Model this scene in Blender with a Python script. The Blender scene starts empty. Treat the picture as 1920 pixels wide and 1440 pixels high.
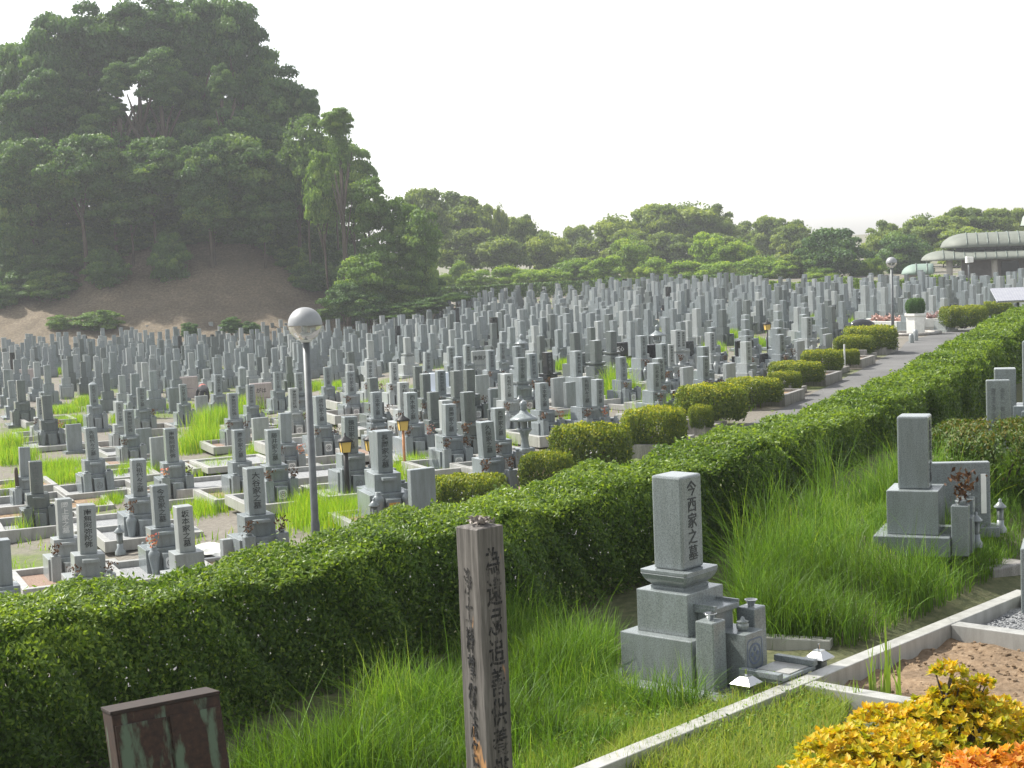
import bpy, bmesh, math, random
import numpy as np
from mathutils import Vector, Matrix
R = math.radians
rng = np.random.default_rng(7)
random.seed(7)
sc = bpy.context.scene
COL = sc.collection

# ---------------------------------------------------------------- camera, world, sun, exposure
CAMZ = 4.8
FPX = 3100.0
CROT = Matrix.Rotation(R(90 - 4.85), 4, 'X') @ Matrix.Rotation(R(-2.3), 4, 'Z')
cd = bpy.data.cameras.new('camera')
cam = bpy.data.objects.new('camera', cd)
COL.objects.link(cam)
cam.matrix_world = Matrix.Translation((0, 0, CAMZ)) @ CROT
cd.sensor_width = 36
cd.lens = 36 * FPX / 1920
cd.clip_end = 3000
sc.camera = cam
SUN_AZ, SUN_EL = -62, 47
wd = bpy.data.worlds.new('World')
sc.world = wd
wd.use_nodes = True
wn = wd.node_tree.nodes
wl = wd.node_tree.links
bg = wn['Background']
sky = wn.new('ShaderNodeTexSky')
sky.sky_type = 'NISHITA'
sky.sun_disc = False
sky.sun_elevation = R(SUN_EL)
sky.sun_rotation = R(SUN_AZ)
sky.air_density = 1.0
sky.dust_density = 1.0
sky.ozone_density = 1.0
hs = wn.new('ShaderNodeHueSaturation')
hs.inputs['Saturation'].default_value = 0.18
wl.new(sky.outputs[0], hs.inputs['Color'])
wl.new(hs.outputs[0], bg.inputs[0])
bg.inputs[1].default_value = 0.14
sd = bpy.data.lights.new('sun', 'SUN')
sd.energy = 4.3
sd.angle = R(1.2)
sd.color = (1.0, 0.95, 0.86)
so = bpy.data.objects.new('sun', sd)
COL.objects.link(so)
sv = Vector((math.sin(R(SUN_AZ)) * math.cos(R(SUN_EL)), math.cos(R(SUN_AZ)) * math.cos(R(SUN_EL)), math.sin(R(SUN_EL))))
so.rotation_euler = sv.to_track_quat('Z', 'Y').to_euler()
so.location = sv * 50
sc.view_settings.view_transform = 'Standard'
sc.view_settings.look = 'None'
sc.view_settings.exposure = 0.95
sc.view_settings.gamma = 1
sc.cycles.max_bounces = 6
sc.cycles.transparent_max_bounces = 8

# ---------------------------------------------------------------- helpers
R3 = np.array(CROT.to_3x3())


def ray(px, py):
    return R3 @ np.array([(px - 960) / FPX, -(py - 720) / FPX, -1.0])


def PZ(px, py, z):                     # photo pixel -> point on the level plane z
    d = ray(px, py)
    t = (z - CAMZ) / d[2]
    return np.array([d[0] * t, d[1] * t, z])


def PY(px, py, y):                     # photo pixel -> point at depth y
    d = ray(px, py)
    t = y / d[1]
    return np.array([d[0] * t, y, CAMZ + d[2] * t])


def proj(p):
    q = R3.T @ (np.array(p) - np.array([0, 0, CAMZ]))
    return 960 + FPX * q[0] / -q[2], 720 - FPX * q[1] / -q[2]


def tag(o, label=None, cat=None, group=None, kind=None):
    if label: label = ' '.join(label.split()[:16])
    if label: o['label'] = label
    if cat: o['category'] = cat
    if group: o['group'] = group
    if kind: o['kind'] = kind
    return o


def empty(name, loc=(0, 0, 0), rz=0, scale=1, **k):
    o = bpy.data.objects.new(name, None)
    o.empty_display_size = 0.1
    COL.objects.link(o)
    o.location = [float(v) for v in loc]
    o.rotation_euler = (0, 0, rz)
    o.scale = (scale,) * 3 if not hasattr(scale, '__len__') else scale
    return tag(o, **k)


def mobj(name, me, parent=None, loc=(0, 0, 0), rz=0, scale=(1, 1, 1), **k):
    o = bpy.data.objects.new(name, me)
    COL.objects.link(o)
    o.location = [float(v) for v in loc]
    o.rotation_euler = (0, 0, rz)
    o.scale = scale
    if parent: o.parent = parent
    return tag(o, **k)


def npmesh(name, V, F, mats, var=None, midx=None, smooth=False):
    """V (n,3); F (m,4) or (m,3)"""
    me = bpy.data.meshes.new(name)
    V = np.asarray(V, np.float32)
    F = np.asarray(F, np.int32)
    k = F.shape[1]
    me.vertices.add(len(V))
    me.vertices.foreach_set('co', V.ravel())
    me.loops.add(F.size)
    me.loops.foreach_set('vertex_index', F.ravel())
    me.polygons.add(len(F))
    me.polygons.foreach_set('loop_start', np.arange(0, F.size, k, dtype=np.int32))
    if midx is not None:
        me.polygons.foreach_set('material_index', np.asarray(midx, np.int32))
    if var is not None:
        a = me.attributes.new('var', 'FLOAT', 'FACE')
        a.data.foreach_set('value', np.asarray(var, np.float32))
    me.update(calc_edges=True)
    me.polygons.foreach_set('use_smooth', np.full(len(F), smooth, bool))
    for m in (mats if isinstance(mats, (list, tuple)) else [mats]):
        me.materials.append(m)
    return me


class MB:
    def __init__(s):
        s.bm = bmesh.new()

    def box(s, c, d, rz=0, bev=0, taper=1.0, M=None):
        r = bmesh.ops.create_cube(s.bm, size=1)
        vs = r['verts']
        for v in vs:
            k = taper if v.co.z > 0 else 1
            v.co = Vector((v.co.x * d[0] * k, v.co.y * d[1] * k, v.co.z * d[2]))
        if bev:
            es = list({e for v in vs for e in v.link_edges})
            rr = bmesh.ops.bevel(s.bm, geom=vs + es, offset=bev, segments=2, affect='EDGES', profile=0.5)
            vs = list({v for f in rr['faces'] for v in f.verts} | {v for v in vs if v.is_valid})
        T = Matrix.Translation(c) @ Matrix.Rotation(rz, 4, 'Z')
        if M: T = T @ M
        bmesh.ops.transform(s.bm, matrix=T, verts=vs)
        return s

    def lathe(s, prof, c=(0, 0, 0), n=20, M=None):
        T = Matrix.Translation(c)
        if M: T = T @ M
        rings = []
        for r, z in prof:
            if r < 1e-5:
                rings.append([s.bm.verts.new(T @ Vector((0, 0, z)))])
            else:
                rings.append([s.bm.verts.new(T @ Vector((r * math.cos(2 * math.pi * i / n), r * math.sin(2 * math.pi * i / n), z))) for i in range(n)])
        for a, b in zip(rings, rings[1:]):
            for i in range(n):
                j = (i + 1) % n
                if len(a) == 1 and len(b) == 1: continue
                if len(a) == 1: f = [a[0], b[j], b[i]]
                elif len(b) == 1: f = [a[i], a[j], b[0]]
                else: f = [a[i], a[j], b[j], b[i]]
                try:
                    s.bm.faces.new(f).smooth = True
                except ValueError: pass
        return s

    def tube(s, pts, rad, n=8):
        pts = [Vector(p) for p in pts]
        rad = rad if hasattr(rad, '__len__') else [rad] * len(pts)
        prev = None
        for i, p in enumerate(pts):
            t = (pts[min(i + 1, len(pts) - 1)] - pts[max(i - 1, 0)]).normalized()
            u = t.orthogonal().normalized()
            if prev:
                u = (pu - pu.dot(t) * t).normalized()
            pu = u
            w = t.cross(u)
            ring = [s.bm.verts.new(p + rad[i] * (math.cos(2 * math.pi * k / n) * u + math.sin(2 * math.pi * k / n) * w)) for k in range(n)]
            if prev:
                for k in range(n):
                    s.bm.faces.new([prev[k], prev[(k + 1) % n], ring[(k + 1) % n], ring[k]]).smooth = True
            else:
                s.bm.faces.new(ring[::-1])
            prev = ring
        s.bm.faces.new(prev)
        return s

    def poly(s, pts, h=0):
        vs = [s.bm.verts.new(Vector(p)) for p in pts]
        f = s.bm.faces.new(vs)
        if h:
            r = bmesh.ops.extrude_face_region(s.bm, geom=[f])
            bmesh.ops.translate(s.bm, verts=[v for v in r['geom'] if isinstance(v, bmesh.types.BMVert)], vec=h)
        return s

    def mesh(s, name, mats):
        bmesh.ops.recalc_face_normals(s.bm, faces=s.bm.faces)
        me = bpy.data.meshes.new(name)
        s.bm.to_mesh(me)
        s.bm.free()
        for m in (mats if isinstance(mats, (list, tuple)) else [mats]):
            me.materials.append(m)
        return me


# ---------------------------------------------------------------- materials
def nmat(name):
    m = bpy.data.materials.new(name)
    m.use_nodes = True
    nt = m.node_tree
    return m, nt, nt.nodes, nt.links, nt.nodes['Principled BSDF']


def ramp(nt, fac, stops):
    r = nt.nodes.new('ShaderNodeValToRGB')
    e = r.color_ramp.elements
    while len(e) < len(stops): e.new(0.5)
    for el, (p, c) in zip(e, stops):
        el.position = p
        el.color = (*c, 1)
    nt.links.new(fac, r.inputs[0])
    return r.outputs[0]


def noise(nt, scale, detail=4, coord='Object', rough=.6, vec=None):
    n = nt.nodes.new('ShaderNodeTexNoise')
    n.inputs['Scale'].default_value = scale
    n.inputs['Detail'].default_value = detail
    n.inputs['Roughness'].default_value = rough
    if vec is None:
        tc = nt.nodes.new('ShaderNodeTexCoord')
        vec = tc.outputs[coord]
    nt.links.new(vec, n.inputs['Vector'])
    return n.outputs['Fac']


def mix(nt, a, b, fac, mode='MIX'):
    n = nt.nodes.new('ShaderNodeMix')
    n.data_type = 'RGBA'
    n.blend_type = mode
    for i, v in ((0, fac), (6, a), (7, b)):
        if hasattr(v, 'is_linked'): nt.links.new(v, n.inputs[i])
        elif i == 0: n.inputs[0].default_value = v
        else: n.inputs[i].default_value = (*v, 1)
    return n.outputs[2]


def bump(nt, h, bs, strength=.3, dist=.01):
    b = nt.nodes.new('ShaderNodeBump')
    b.inputs['Strength'].default_value = strength
    b.inputs['Distance'].default_value = dist
    nt.links.new(h, b.inputs['Height'])
    nt.links.new(b.outputs[0], bs.inputs['Normal'])


def granite(name, base, rough=.38, speck=.35, spscale=260, stain=.75):
    m, nt, N, L, bs = nmat(name)
    base = np.array(base)
    f = noise(nt, spscale, 2, rough=.8)
    c = ramp(nt, f, [(.35, base * (1 - speck)), (.5, base), (.66, base * (1 + speck * .6))])
    tc = nt.nodes.new('ShaderNodeTexCoord')
    mp = nt.nodes.new('ShaderNodeMapping')
    mp.inputs['Scale'].default_value = (9, 9, 1.6)
    nt.links.new(tc.outputs['Object'], mp.inputs[0])
    f2 = noise(nt, 1.0, 6, rough=.7, vec=mp.outputs[0])
    c = mix(nt, c, ramp(nt, f2, [(.35, (stain, stain, stain * .97)), (.6, (1, 1, 1))]), 1.0, 'MULTIPLY')
    oi = nt.nodes.new('ShaderNodeObjectInfo')
    c = mix(nt, c, ramp(nt, oi.outputs['Random'], [(0, (.86, .88, .88)), (.5, (1, 1, 1)), (1, (1.1, 1.1, 1.08))]), 1.0, 'MULTIPLY')
    L.new(c, bs.inputs['Base Color'])
    bs.inputs['Roughness'].default_value = rough * .62
    bs.inputs['Specular IOR Level'].default_value = .7
    return m


def leafmat(name, c1, c2, c3=None, trans=.35, rough=.5, spec=.28):
    m, nt, N, L, bs = nmat(name)
    at = N.new('ShaderNodeAttribute')
    at.attribute_name = 'var'
    st = [(0, c1), (.6, c2)] + ([(1, c3)] if c3 else [])
    c = ramp(nt, at.outputs['Fac'], st)
    oi = N.new('ShaderNodeObjectInfo')
    c = mix(nt, c, ramp(nt, oi.outputs['Random'], [(0, (.8, .85, .85)), (1, (1.12, 1.1, .95))]), 1.0, 'MULTIPLY')
    L.new(c, bs.inputs['Base Color'])
    bs.inputs['Roughness'].default_value = rough
    bs.inputs['Specular IOR Level'].default_value = spec
    tr = N.new('ShaderNodeBsdfTranslucent')
    c2_ = mix(nt, c, (1.6, 1.5, .6), 1.0, 'MULTIPLY')
    L.new(c2_, tr.inputs[0])
    ms = N.new('ShaderNodeMixShader')
    ms.inputs[0].default_value = trans
    L.new(bs.outputs[0], ms.inputs[1])
    L.new(tr.outputs[0], ms.inputs[2])
    L.new(ms.outputs[0], N['Material Output'].inputs[0])
    return m


def plain(name, col, rough=.6, metal=0, nscale=0, namp=.2, spec=.5):
    m, nt, N, L, bs = nmat(name)
    if nscale:
        c = np.array(col)
        L.new(ramp(nt, noise(nt, nscale, 5), [(.3, c * (1 - namp)), (.7, c * (1 + namp))]), bs.inputs['Base Color'])
    else:
        bs.inputs['Base Color'].default_value = (*col, 1)
    bs.inputs['Roughness'].default_value = rough
    bs.inputs['Metallic'].default_value = metal
    bs.inputs['Specular IOR Level'].default_value = spec
    return m


G_MID = granite('granite_mid', (.225, .255, .268))
G_LIGHT = granite('granite_light', (.32, .345, .35), .45)
G_DARK = granite('granite_dark', (.13, .15, .15), .3)
G_BLACK = granite('granite_black', (.025, .027, .03), .15)
G_PINK = granite('granite_pink', (.42, .36, .35), .5)
G_FINE = granite('granite_fine', (.20, .225, .232), .36, .38, 130, .80)
KERB = granite('kerb_granite', (.36, .36, .345), .6, .25, 200, .7)
CONC = granite('aged_concrete', (.28, .265, .25), .85, .3, 60, .5)
INK = plain('ink', (.025, .03, .032), .6)
INKG = plain('faded_ink', (.10, .11, .115), .6)
WHITEP = plain('white_paint', (.78, .78, .74), .5, nscale=6, namp=.1)
CREST_W = plain('crest_white', (.62, .63, .62), .5)
CREST_B = plain('crest_blue', (.10, .13, .2), .5)
CREST_G = plain('crest_gold', (.5, .27, .05), .5)
STEEL = plain('steel', (.62, .63, .63), .18, 1)
POLE = plain('pole_paint', (.12, .13, .135), .5, .3, 8, .2)
GLOBE_TOP = plain('globe_top', (.27, .28, .29), .5, .1, 5, .08)
YEL = plain('lamp_yellow', (.62, .42, .10), .5)
WOODO = plain('orange_wood', (.45, .20, .08), .7, 0, 12, .3)
DKMETAL = plain('dark_metal', (.03, .03, .03), .5, .5)
RED = plain('red_petals', (.5, .03, .04), .7)
BROWNL = leafmat('dried_leaves', (.045, .02, .012), (.10, .045, .02), (.17, .085, .035), .05, .7, .2)
FLOWERL = leafmat('flower_petals', (.55, .30, .28), (.6, .40, .38), (.62, .5, .5), 0)
COLF = leafmat('bright_petals', (.55, .3, .04), (.5, .05, .08), (.7, .6, .5), 0)
BARK = plain('bark', (.07, .055, .04), .9, 0, 9, .4)
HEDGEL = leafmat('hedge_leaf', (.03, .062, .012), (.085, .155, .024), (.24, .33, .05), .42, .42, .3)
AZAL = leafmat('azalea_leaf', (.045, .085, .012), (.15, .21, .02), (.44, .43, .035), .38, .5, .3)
AZALR = leafmat('azalea_red_leaf', (.035, .07, .012), (.075, .13, .016), (.17, .13, .02), .3)
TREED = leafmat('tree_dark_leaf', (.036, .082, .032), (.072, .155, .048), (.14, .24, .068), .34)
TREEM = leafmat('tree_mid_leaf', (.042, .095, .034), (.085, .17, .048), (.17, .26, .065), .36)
TREEF = leafmat('distant_tree_leaf', (.08, .13, .035), (.15, .22, .05), (.27, .34, .08), .42)
TREEB = leafmat('bamboo_leaf', (.07, .135, .035), (.13, .23, .055), (.23, .33, .08), .4)
TREEY = leafmat('bright_bush_leaf', (.09, .17, .02), (.18, .30, .03), (.32, .42, .05), .4)
GRASSB = leafmat('lit_grass', (.10, .20, .012), (.19, .34, .02), (.38, .40, .06), .5, .5)
GRASST = leafmat('tall_grass', (.055, .10, .012), (.11, .23, .03), (.28, .38, .085), .42, .55, .3)
GRASSD = leafmat('dry_grass', (.12, .18, .03), (.24, .33, .07), (.40, .36, .16), .4, .7)
SHRUBO = leafmat('yellow_shrub_leaf', (.14, .22, .015), (.46, .40, .02), (.66, .40, .03), .35, .5, .25)
SHRUBR = leafmat('orange_shrub_leaf', (.40, .26, .02), (.58, .30, .04), (.62, .25, .07), .35, .5, .25)


def groundmat():
    m, nt, N, L, bs = nmat('cemetery_ground')
    a = noise(nt, .22, 5)
    b = noise(nt, 9, 6, rough=.8)
    dirt = ramp(nt, b, [(.3, (.09, .08, .065)), (.55, (.17, .155, .13)), (.75, (.26, .245, .22))])
    green = ramp(nt, b, [(.3, (.05, .08, .02)), (.6, (.12, .15, .035)), (.8, (.2, .18, .06))])
    c = mix(nt, dirt, green, ramp(nt, a, [(.50, (0, 0, 0)), (.60, (1, 1, 1))]))
    L.new(c, bs.inputs['Base Color'])
    bs.inputs['Roughness'].default_value = .95
    bump(nt, b, bs, .5, .03)
    return m


def simpleground(name, stops, scale, rough=.95, bs_=.4, d=.02, scale2=None):
    m, nt, N, L, bs = nmat(name)
    f = noise(nt, scale, 8, rough=.75)
    c = ramp(nt, f, stops)
    if scale2:
        c = mix(nt, c, ramp(nt, noise(nt, scale2, 4), [(.35, (.72, .72, .72)), (.65, (1.1, 1.1, 1.1))]), 1.0, 'MULTIPLY')
    L.new(c, bs.inputs['Base Color'])
    bs.inputs['Roughness'].default_value = rough
    bump(nt, f, bs, bs_, d)
    return m


GROUND = groundmat()
ASPH = simpleground('asphalt', [(.3, (.08, .08, .08)), (.5, (.125, .125, .125)), (.7, (.17, .17, .168))], 60, .9, .3, .01, .35)
SOIL = simpleground('soil', [(.3, (.12, .078, .042)), (.5, (.27, .185, .11)), (.7, (.38, .285, .19))], 14, .95, .8, .05, 2.0)
TERR = simpleground('terrace_earth', [(.3, (.04, .05, .02)), (.5, (.09, .10, .04)), (.7, (.16, .15, .08))], 8, .95, .6, .04)
GRAVEL = simpleground('grey_gravel', [(.3, (.12, .13, .14)), (.5, (.28, .29, .30)), (.68, (.45, .46, .47))], 45, .9, .8, .03)
GRAVELR = simpleground('red_gravel', [(.3, (.12, .075, .055)), (.5, (.24, .16, .12)), (.7, (.36, .28, .23))], 30, .9, .6, .02)
SLOPE = simpleground('bare_slope', [(.3, (.065, .05, .032)), (.5, (.14, .11, .072)), (.62, (.20, .165, .115)), (.72, (.32, .29, .22))], 5, .95, .6, .1, .25)

# ---------------------------------------------------------------- terrain
TZ = 1.5
hedge_far_px = [(-220, 1165), (-60, 1128), (0, 1114), (200, 1074), (400, 1040), (600, 996), (800, 948), (1000, 900), (1200, 850), (1400, 796), (1600, 730), (1700, 685), (1800, 630), (1860, 595), (1925, 570)]
HTOP = TZ + 1.05
hl = np.array([PZ(x, y, HTOP)[:2] for x, y in hedge_far_px])
hl = np.vstack([hl[0] + (hl[0] - hl[1]) * 3, hl, hl[-1] + (hl[-1] - hl[-2]) / np.linalg.norm(hl[-1] - hl[-2]) * 25])


def smooth_line(p, step=.5):
    d = np.r_[0, np.cumsum(np.linalg.norm(np.diff(p, axis=0), axis=1))]
    s = np.arange(0, d[-1], step)
    q = np.c_[np.interp(s, d, p[:, 0]), np.interp(s, d, p[:, 1])]
    k = np.ones(7) / 7
    for _ in range(2):
        qq = q.copy()
        for a in range(2):
            qq[3:-3, a] = np.convolve(q[:, a], k, 'valid')
        q = qq
    return q


hl = smooth_line(hl)
ht = np.gradient(hl, axis=0)
ht /= np.linalg.norm(ht, axis=1)[:, None]
hn = np.c_[ht[:, 1], -ht[:, 0]]            # towards the terrace (right / near side)
HW = 0.95

MCX, MCY = -23.5, 154.0


def mound_z(x, y):
    x = np.asarray(x, float)
    y = np.asarray(y, float)
    rx = np.where(x > MCX, 20.0, 65.0)
    r = np.sqrt(((x - MCX) / rx) ** 2 + ((y - MCY) / 34.0) ** 2)
    t = np.clip(1 - r, 0, 1)
    n = .25 * np.sin(x * .7 + y * .3) * np.sin(y * .5) + .12 * np.sin(x * 1.9) * np.cos(y * 1.7)
    return 12.4 * t * t * (3 - 2 * t) + n * np.clip(t * 4, 0, 1) - .06 + ground_z(x, y)


def sstep(t):
    t = np.clip(t, 0, 1)
    return t * t * (3 - 2 * t)


def ground_z(x, y):
    x = np.asarray(x, float)
    y = np.asarray(y, float)
    return -(.95 * sstep((-x - 1) / 12) + 1.08 * sstep((y - 38) / 75) * sstep((16 - x) / 26))


def PG(px, py, h):                     # photo pixel -> point h above the sloping cemetery ground
    z = 0.0
    for _ in range(12):
        p = PZ(px, py, h + z)
        z = float(ground_z(p[0], p[1]))
    return p


def GP(p):
    return np.array([p[0], p[1], float(ground_z(p[0], p[1]))])


def grid(name, x0, x1, nx, y0, y1, ny, fz, mat, kind='structure', smooth=True):
    xs = np.linspace(x0, x1, nx)
    ys = np.linspace(y0, y1, ny)
    X, Y = np.meshgrid(xs, ys)
    Z = fz(X, Y)
    V = np.c_[X.ravel(), Y.ravel(), Z.ravel()]
    i = np.arange(nx * ny).reshape(ny, nx)
    F = np.c_[i[:-1, :-1].ravel(), i[:-1, 1:].ravel(), i[1:, 1:].ravel(), i[1:, :-1].ravel()]
    return mobj(name, npmesh(name, V, F, mat, smooth=smooth), kind=kind)


def uneven(vals):
    return np.array(vals)


# ground: one sheet reaching far out
xs = np.r_[-900, -500, -300, -200, -150, np.arange(-120, 121, 3), 150, 200, 300, 500, 900]
ys = np.r_[-60, -30, 0, np.arange(10, 260, 3), 300, 400, 600, 1000, 1600]
X, Y = np.meshgrid(xs, ys)
i = np.arange(X.size).reshape(X.shape)
mobj('ground', npmesh('ground', np.c_[X.ravel(), Y.ravel(), ground_z(X, Y).ravel()],
     np.c_[i[:-1, :-1].ravel(), i[:-1, 1:].ravel(), i[1:, 1:].ravel(), i[1:, :-1].ravel()], GROUND, smooth=True), kind='structure')
grid('hill', MCX - 65, MCX + 20.5, 140, MCY - 34, MCY + 34, 120, mound_z, SLOPE)

# terrace (one level sheet) with its bank down to the road
mb = MB()
edge = [(*(p - n * .15), TZ) for p, n in zip(hl[::2], hn[::2])]
tp = [mb.bm.verts.new(Vector(e)) for e in edge + [(70, 30, TZ), (70, -25, TZ), (-40, -25, TZ)]]
mb.bm.faces.new(tp)
mobj('terrace', mb.mesh('terrace', TERR), kind='structure')
mb = MB()
toe = [(*(p - n * 1.1), -.02) for p, n in zip(hl[::2], hn[::2])]
a = [mb.bm.verts.new(Vector(e)) for e in edge]
b = [mb.bm.verts.new(Vector(e)) for e in toe]
for k in range(len(a) - 1):
    mb.bm.faces.new([a[k], a[k + 1], b[k + 1], b[k]])
mobj('bank', mb.mesh('bank', TERR), kind='structure')
# raised ground the photographer stands on
mb = MB()
st = [(-30, 2.90), (4.6, 2.90), (5.2, 2.75), (7.0, TZ - .02)]
rows = [[mb.bm.verts.new((x, y, z)) for x in (-30, -10, 0, 10, 40)] for y, z in st]
for r0, r1 in zip(rows, rows[1:]):
    for k in range(4): mb.bm.faces.new([r0[k], r0[k + 1], r1[k + 1], r1[k]])
mobj('upper_bank', mb.mesh('upper_bank', TERR), kind='structure')

# road between the beds and the terrace bank
corner_px = [(1060, 925), (1160, 890), (1249, 860), (1353, 815), (1474, 761), (1509, 742), (1550, 723), (1592, 702), (1617, 690), (1644, 675), (1663, 665), (1684, 655)]
corners = np.array([PZ(x, y, 0) for x, y in corner_px])
left = [c[:2] + np.array([.05, -.1]) for c in corners]
d0 = (left[1] - left[0]) / np.linalg.norm(left[1] - left[0])
left = [left[0] - d0 * 25] + left
far = [PZ(1730, 634, 0)[:2], PZ(1790, 622, 0)[:2]]
left += [left[-1] + np.array([1.5, 5]), PZ(1795, 617, 0)[:2], PZ(1850, 612, 0)[:2]]
left = np.array(left)
rt = np.array([(p - n * 1.0) for p, n in zip(hl, hn)])
rt = rt[(rt[:, 1] > left[0, 1] - 8) & (rt[:, 1] < 66)]
m = 60
dl = np.r_[0, np.cumsum(np.linalg.norm(np.diff(left, axis=0), axis=1))]
dr = np.r_[0, np.cumsum(np.linalg.norm(np.diff(rt, axis=0), axis=1))]
LL = np.c_[np.interp(np.linspace(0, dl[-1], m), dl, left[:, 0]), np.interp(np.linspace(0, dl[-1], m), dl, left[:, 1])]
RR = np.c_[np.interp(np.linspace(0, dr[-1], m), dr, rt[:, 0]), np.interp(np.linspace(0, dr[-1], m), dr, rt[:, 1])]
V = np.vstack([np.c_[LL, np.full(m, .006)], np.c_[RR, np.full(m, .006)]])
k = np.arange(m - 1)
mobj('road', npmesh('road', V, np.c_[k, k + 1, k + 1 + m, k + m], ASPH), kind='structure')

# ---------------------------------------------------------------- foliage generators
def leaves(P, size, aspect=.5, nrm=None, spread=1.0, curl=0, seed=None):
    """one rhombic leaf per point; returns V,F"""
    n = len(P)
    D = rng.normal(size=(n, 3))
    if nrm is not None:
        D = D * spread + nrm
    D /= np.linalg.norm(D, axis=1)[:, None] + 1e-9       # leaf normal
    A = rng.normal(size=(n, 3))
    A -= (A * D).sum(1)[:, None] * D
    A /= np.linalg.norm(A, axis=1)[:, None] + 1e-9
    B = np.cross(D, A)
    s = (size if hasattr(size, '__len__') else np.full(n, size)) * rng.uniform(.7, 1.3, n)
    a = A * s[:, None]
    b = B * (s * aspect)[:, None]
    V = np.stack([P - a, P + b + a * .1, P + a + D * (s * curl)[:, None], P - b + a * .1], 1).reshape(-1, 3)
    F = np.arange(4 * n).reshape(n, 4)
    return V, F


def crown_unit(kind, n=9000, K=26, lsize=.045, seed=0):
    """crown filling about the unit sphere, built from leaf clumps with gaps"""
    r = np.random.default_rng(seed)
    P, N, W = [], [], []
    cs = []
    for k in range(K):
        for _ in range(30):
            d = r.normal(size=3)
            d /= np.linalg.norm(d)
            rad = r.uniform(.4, .92)
            c = d * rad
            if kind == 'cone':
                z = r.uniform(-1, .8)
                w = (1 - z) / 2 * .75
                c = np.array([d[0] * w, d[1] * w, z])
            if c[2] < -.75 and kind != 'cone': continue
            if all(np.linalg.norm(c - q) > .17 for q in cs): break
        cs.append(c)
        rr = (r.uniform(.15, .34) if kind == 'round' else r.uniform(.2, .34)) * (.7 if kind == 'cone' else 1)
        m = int(n / K * (rr / .22) ** 2)
        v = r.normal(size=(m, 3))
        v /= np.linalg.norm(v, axis=1)[:, None]
        v[:, 2] = np.where(v[:, 2] < -.3, -v[:, 2] * .6, v[:, 2])
        q = v * (rr * (1 - .35 * r.random(m) ** 2))[:, None] * np.array([1.1, 1.1, .8])
        lump = 1 + .18 * np.sin(v[:, 0] * 9 + k) * np.sin(v[:, 1] * 8 + k * 2)
        P.append(c + q * lump[:, None])
        N.append(v)
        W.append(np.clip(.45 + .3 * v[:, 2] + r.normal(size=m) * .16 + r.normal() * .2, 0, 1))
    # loose sprays and inner leaves
    m = n // 5
    v = r.normal(size=(m, 3))
    v /= np.linalg.norm(v, axis=1)[:, None]
    P.append(v * (r.uniform(.2, .95, m))[:, None])
    N.append(v)
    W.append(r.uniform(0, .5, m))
    P, N, W = np.vstack(P), np.vstack(N), np.concatenate(W)
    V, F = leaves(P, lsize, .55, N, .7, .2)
    return V, F, W


def trunk_unit(seed):
    """trunk with limbs, height 1 (crown centre at z=1)"""
    r = random.Random(seed)
    mb = MB()
    mb.tube([(0, 0, -.06), (.02, .01, .3), (-.02, .02, .65), (.01, 0, 1.0)], [.06, .045, .035, .02], 7)
    for k in range(5):
        a = k * 1.3 + r.random()
        z = .45 + .05 * k
        mb.tube([(0, 0, z), (.14 * math.cos(a), .14 * math.sin(a), z + .14), (.28 * math.cos(a), .28 * math.sin(a), z + .26)], [.025, .018, .008], 5)
    return mb.mesh('trunk', BARK)


CROWNS = {}
for nm, mat, kind, n, K, ls, cnt in (('dark', TREED, 'round', 17000, 58, .050, 5), ('mid', TREEM, 'round', 17000, 58, .050, 5),
                                     ('far', TREEF, 'round', 14000, 50, .055, 4), ('bamboo', TREEB, 'cone', 8000, 30, .055, 2), ('bambooround', TREEB, 'round', 11000, 34, .050, 3), ('bright', TREEY, 'round', 9000, 30, .055, 3)):
    CROWNS[nm] = []
    for j in range(cnt):
        V, F, W = crown_unit(kind, n, K, ls, 100 + j * 7 + len(nm))
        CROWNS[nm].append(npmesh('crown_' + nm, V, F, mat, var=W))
TRUNKS = [trunk_unit(j) for j in range(3)]


def onslope(px, py):
    for Y in np.arange(112, 176, .5):
        p = PY(px, py, Y)
        if p[2] < mound_z(p[0], p[1]): return Y
    return 132


def tree(px, py, rx, ry, Y, kind, label, gz, cat='tree', group=None, name=None, depth=1.0):
    if Y is None: Y = onslope(px, py + ry * .9) + rx * .01
    if group and 'mound' in group:
        px += random.gauss(0, 7); py += random.gauss(0, 10); Y += random.uniform(-2, 2); rx *= random.uniform(.85, 1.15)
    c = PY(px, py, Y)
    s = Y / FPX
    rX, rZ = rx * s, ry * s
    z0 = float(gz(c[0], c[1]))
    z0 = min(z0, c[2] - rZ * .8)
    nm = name or {'dark': 'broadleaf_tree', 'mid': 'broadleaf_tree', 'far': 'broadleaf_tree', 'bamboo': 'bamboo_clump', 'bambooround': 'bamboo_clump', 'bright': 'leafy_bush'}[kind]
    root = empty(nm, (c[0], c[1], z0 - .05), label=label, cat=cat, group=group)
    rz = random.uniform(0, 6.28)
    h = c[2] - z0
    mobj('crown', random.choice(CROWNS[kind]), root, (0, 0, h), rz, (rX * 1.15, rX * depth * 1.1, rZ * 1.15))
    w = max(h, rX) * (.2 if 'bamboo' in kind else .45)
    mobj('trunk', random.choice(TRUNKS), root, (0, 0, 0), rz, (w, w, h))
    return root


ORD = ['', 'first', 'second', 'third', 'fourth', 'fifth', 'sixth', 'seventh', 'eighth', 'ninth', 'tenth', 'eleventh', 'twelfth', 'thirteenth', 'fourteenth', 'fifteenth', 'sixteenth', 'seventeenth', 'eighteenth', 'nineteenth', 'twentieth']
TENS = ['', '', 'twenty', 'thirty', 'forty', 'fifty']


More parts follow.
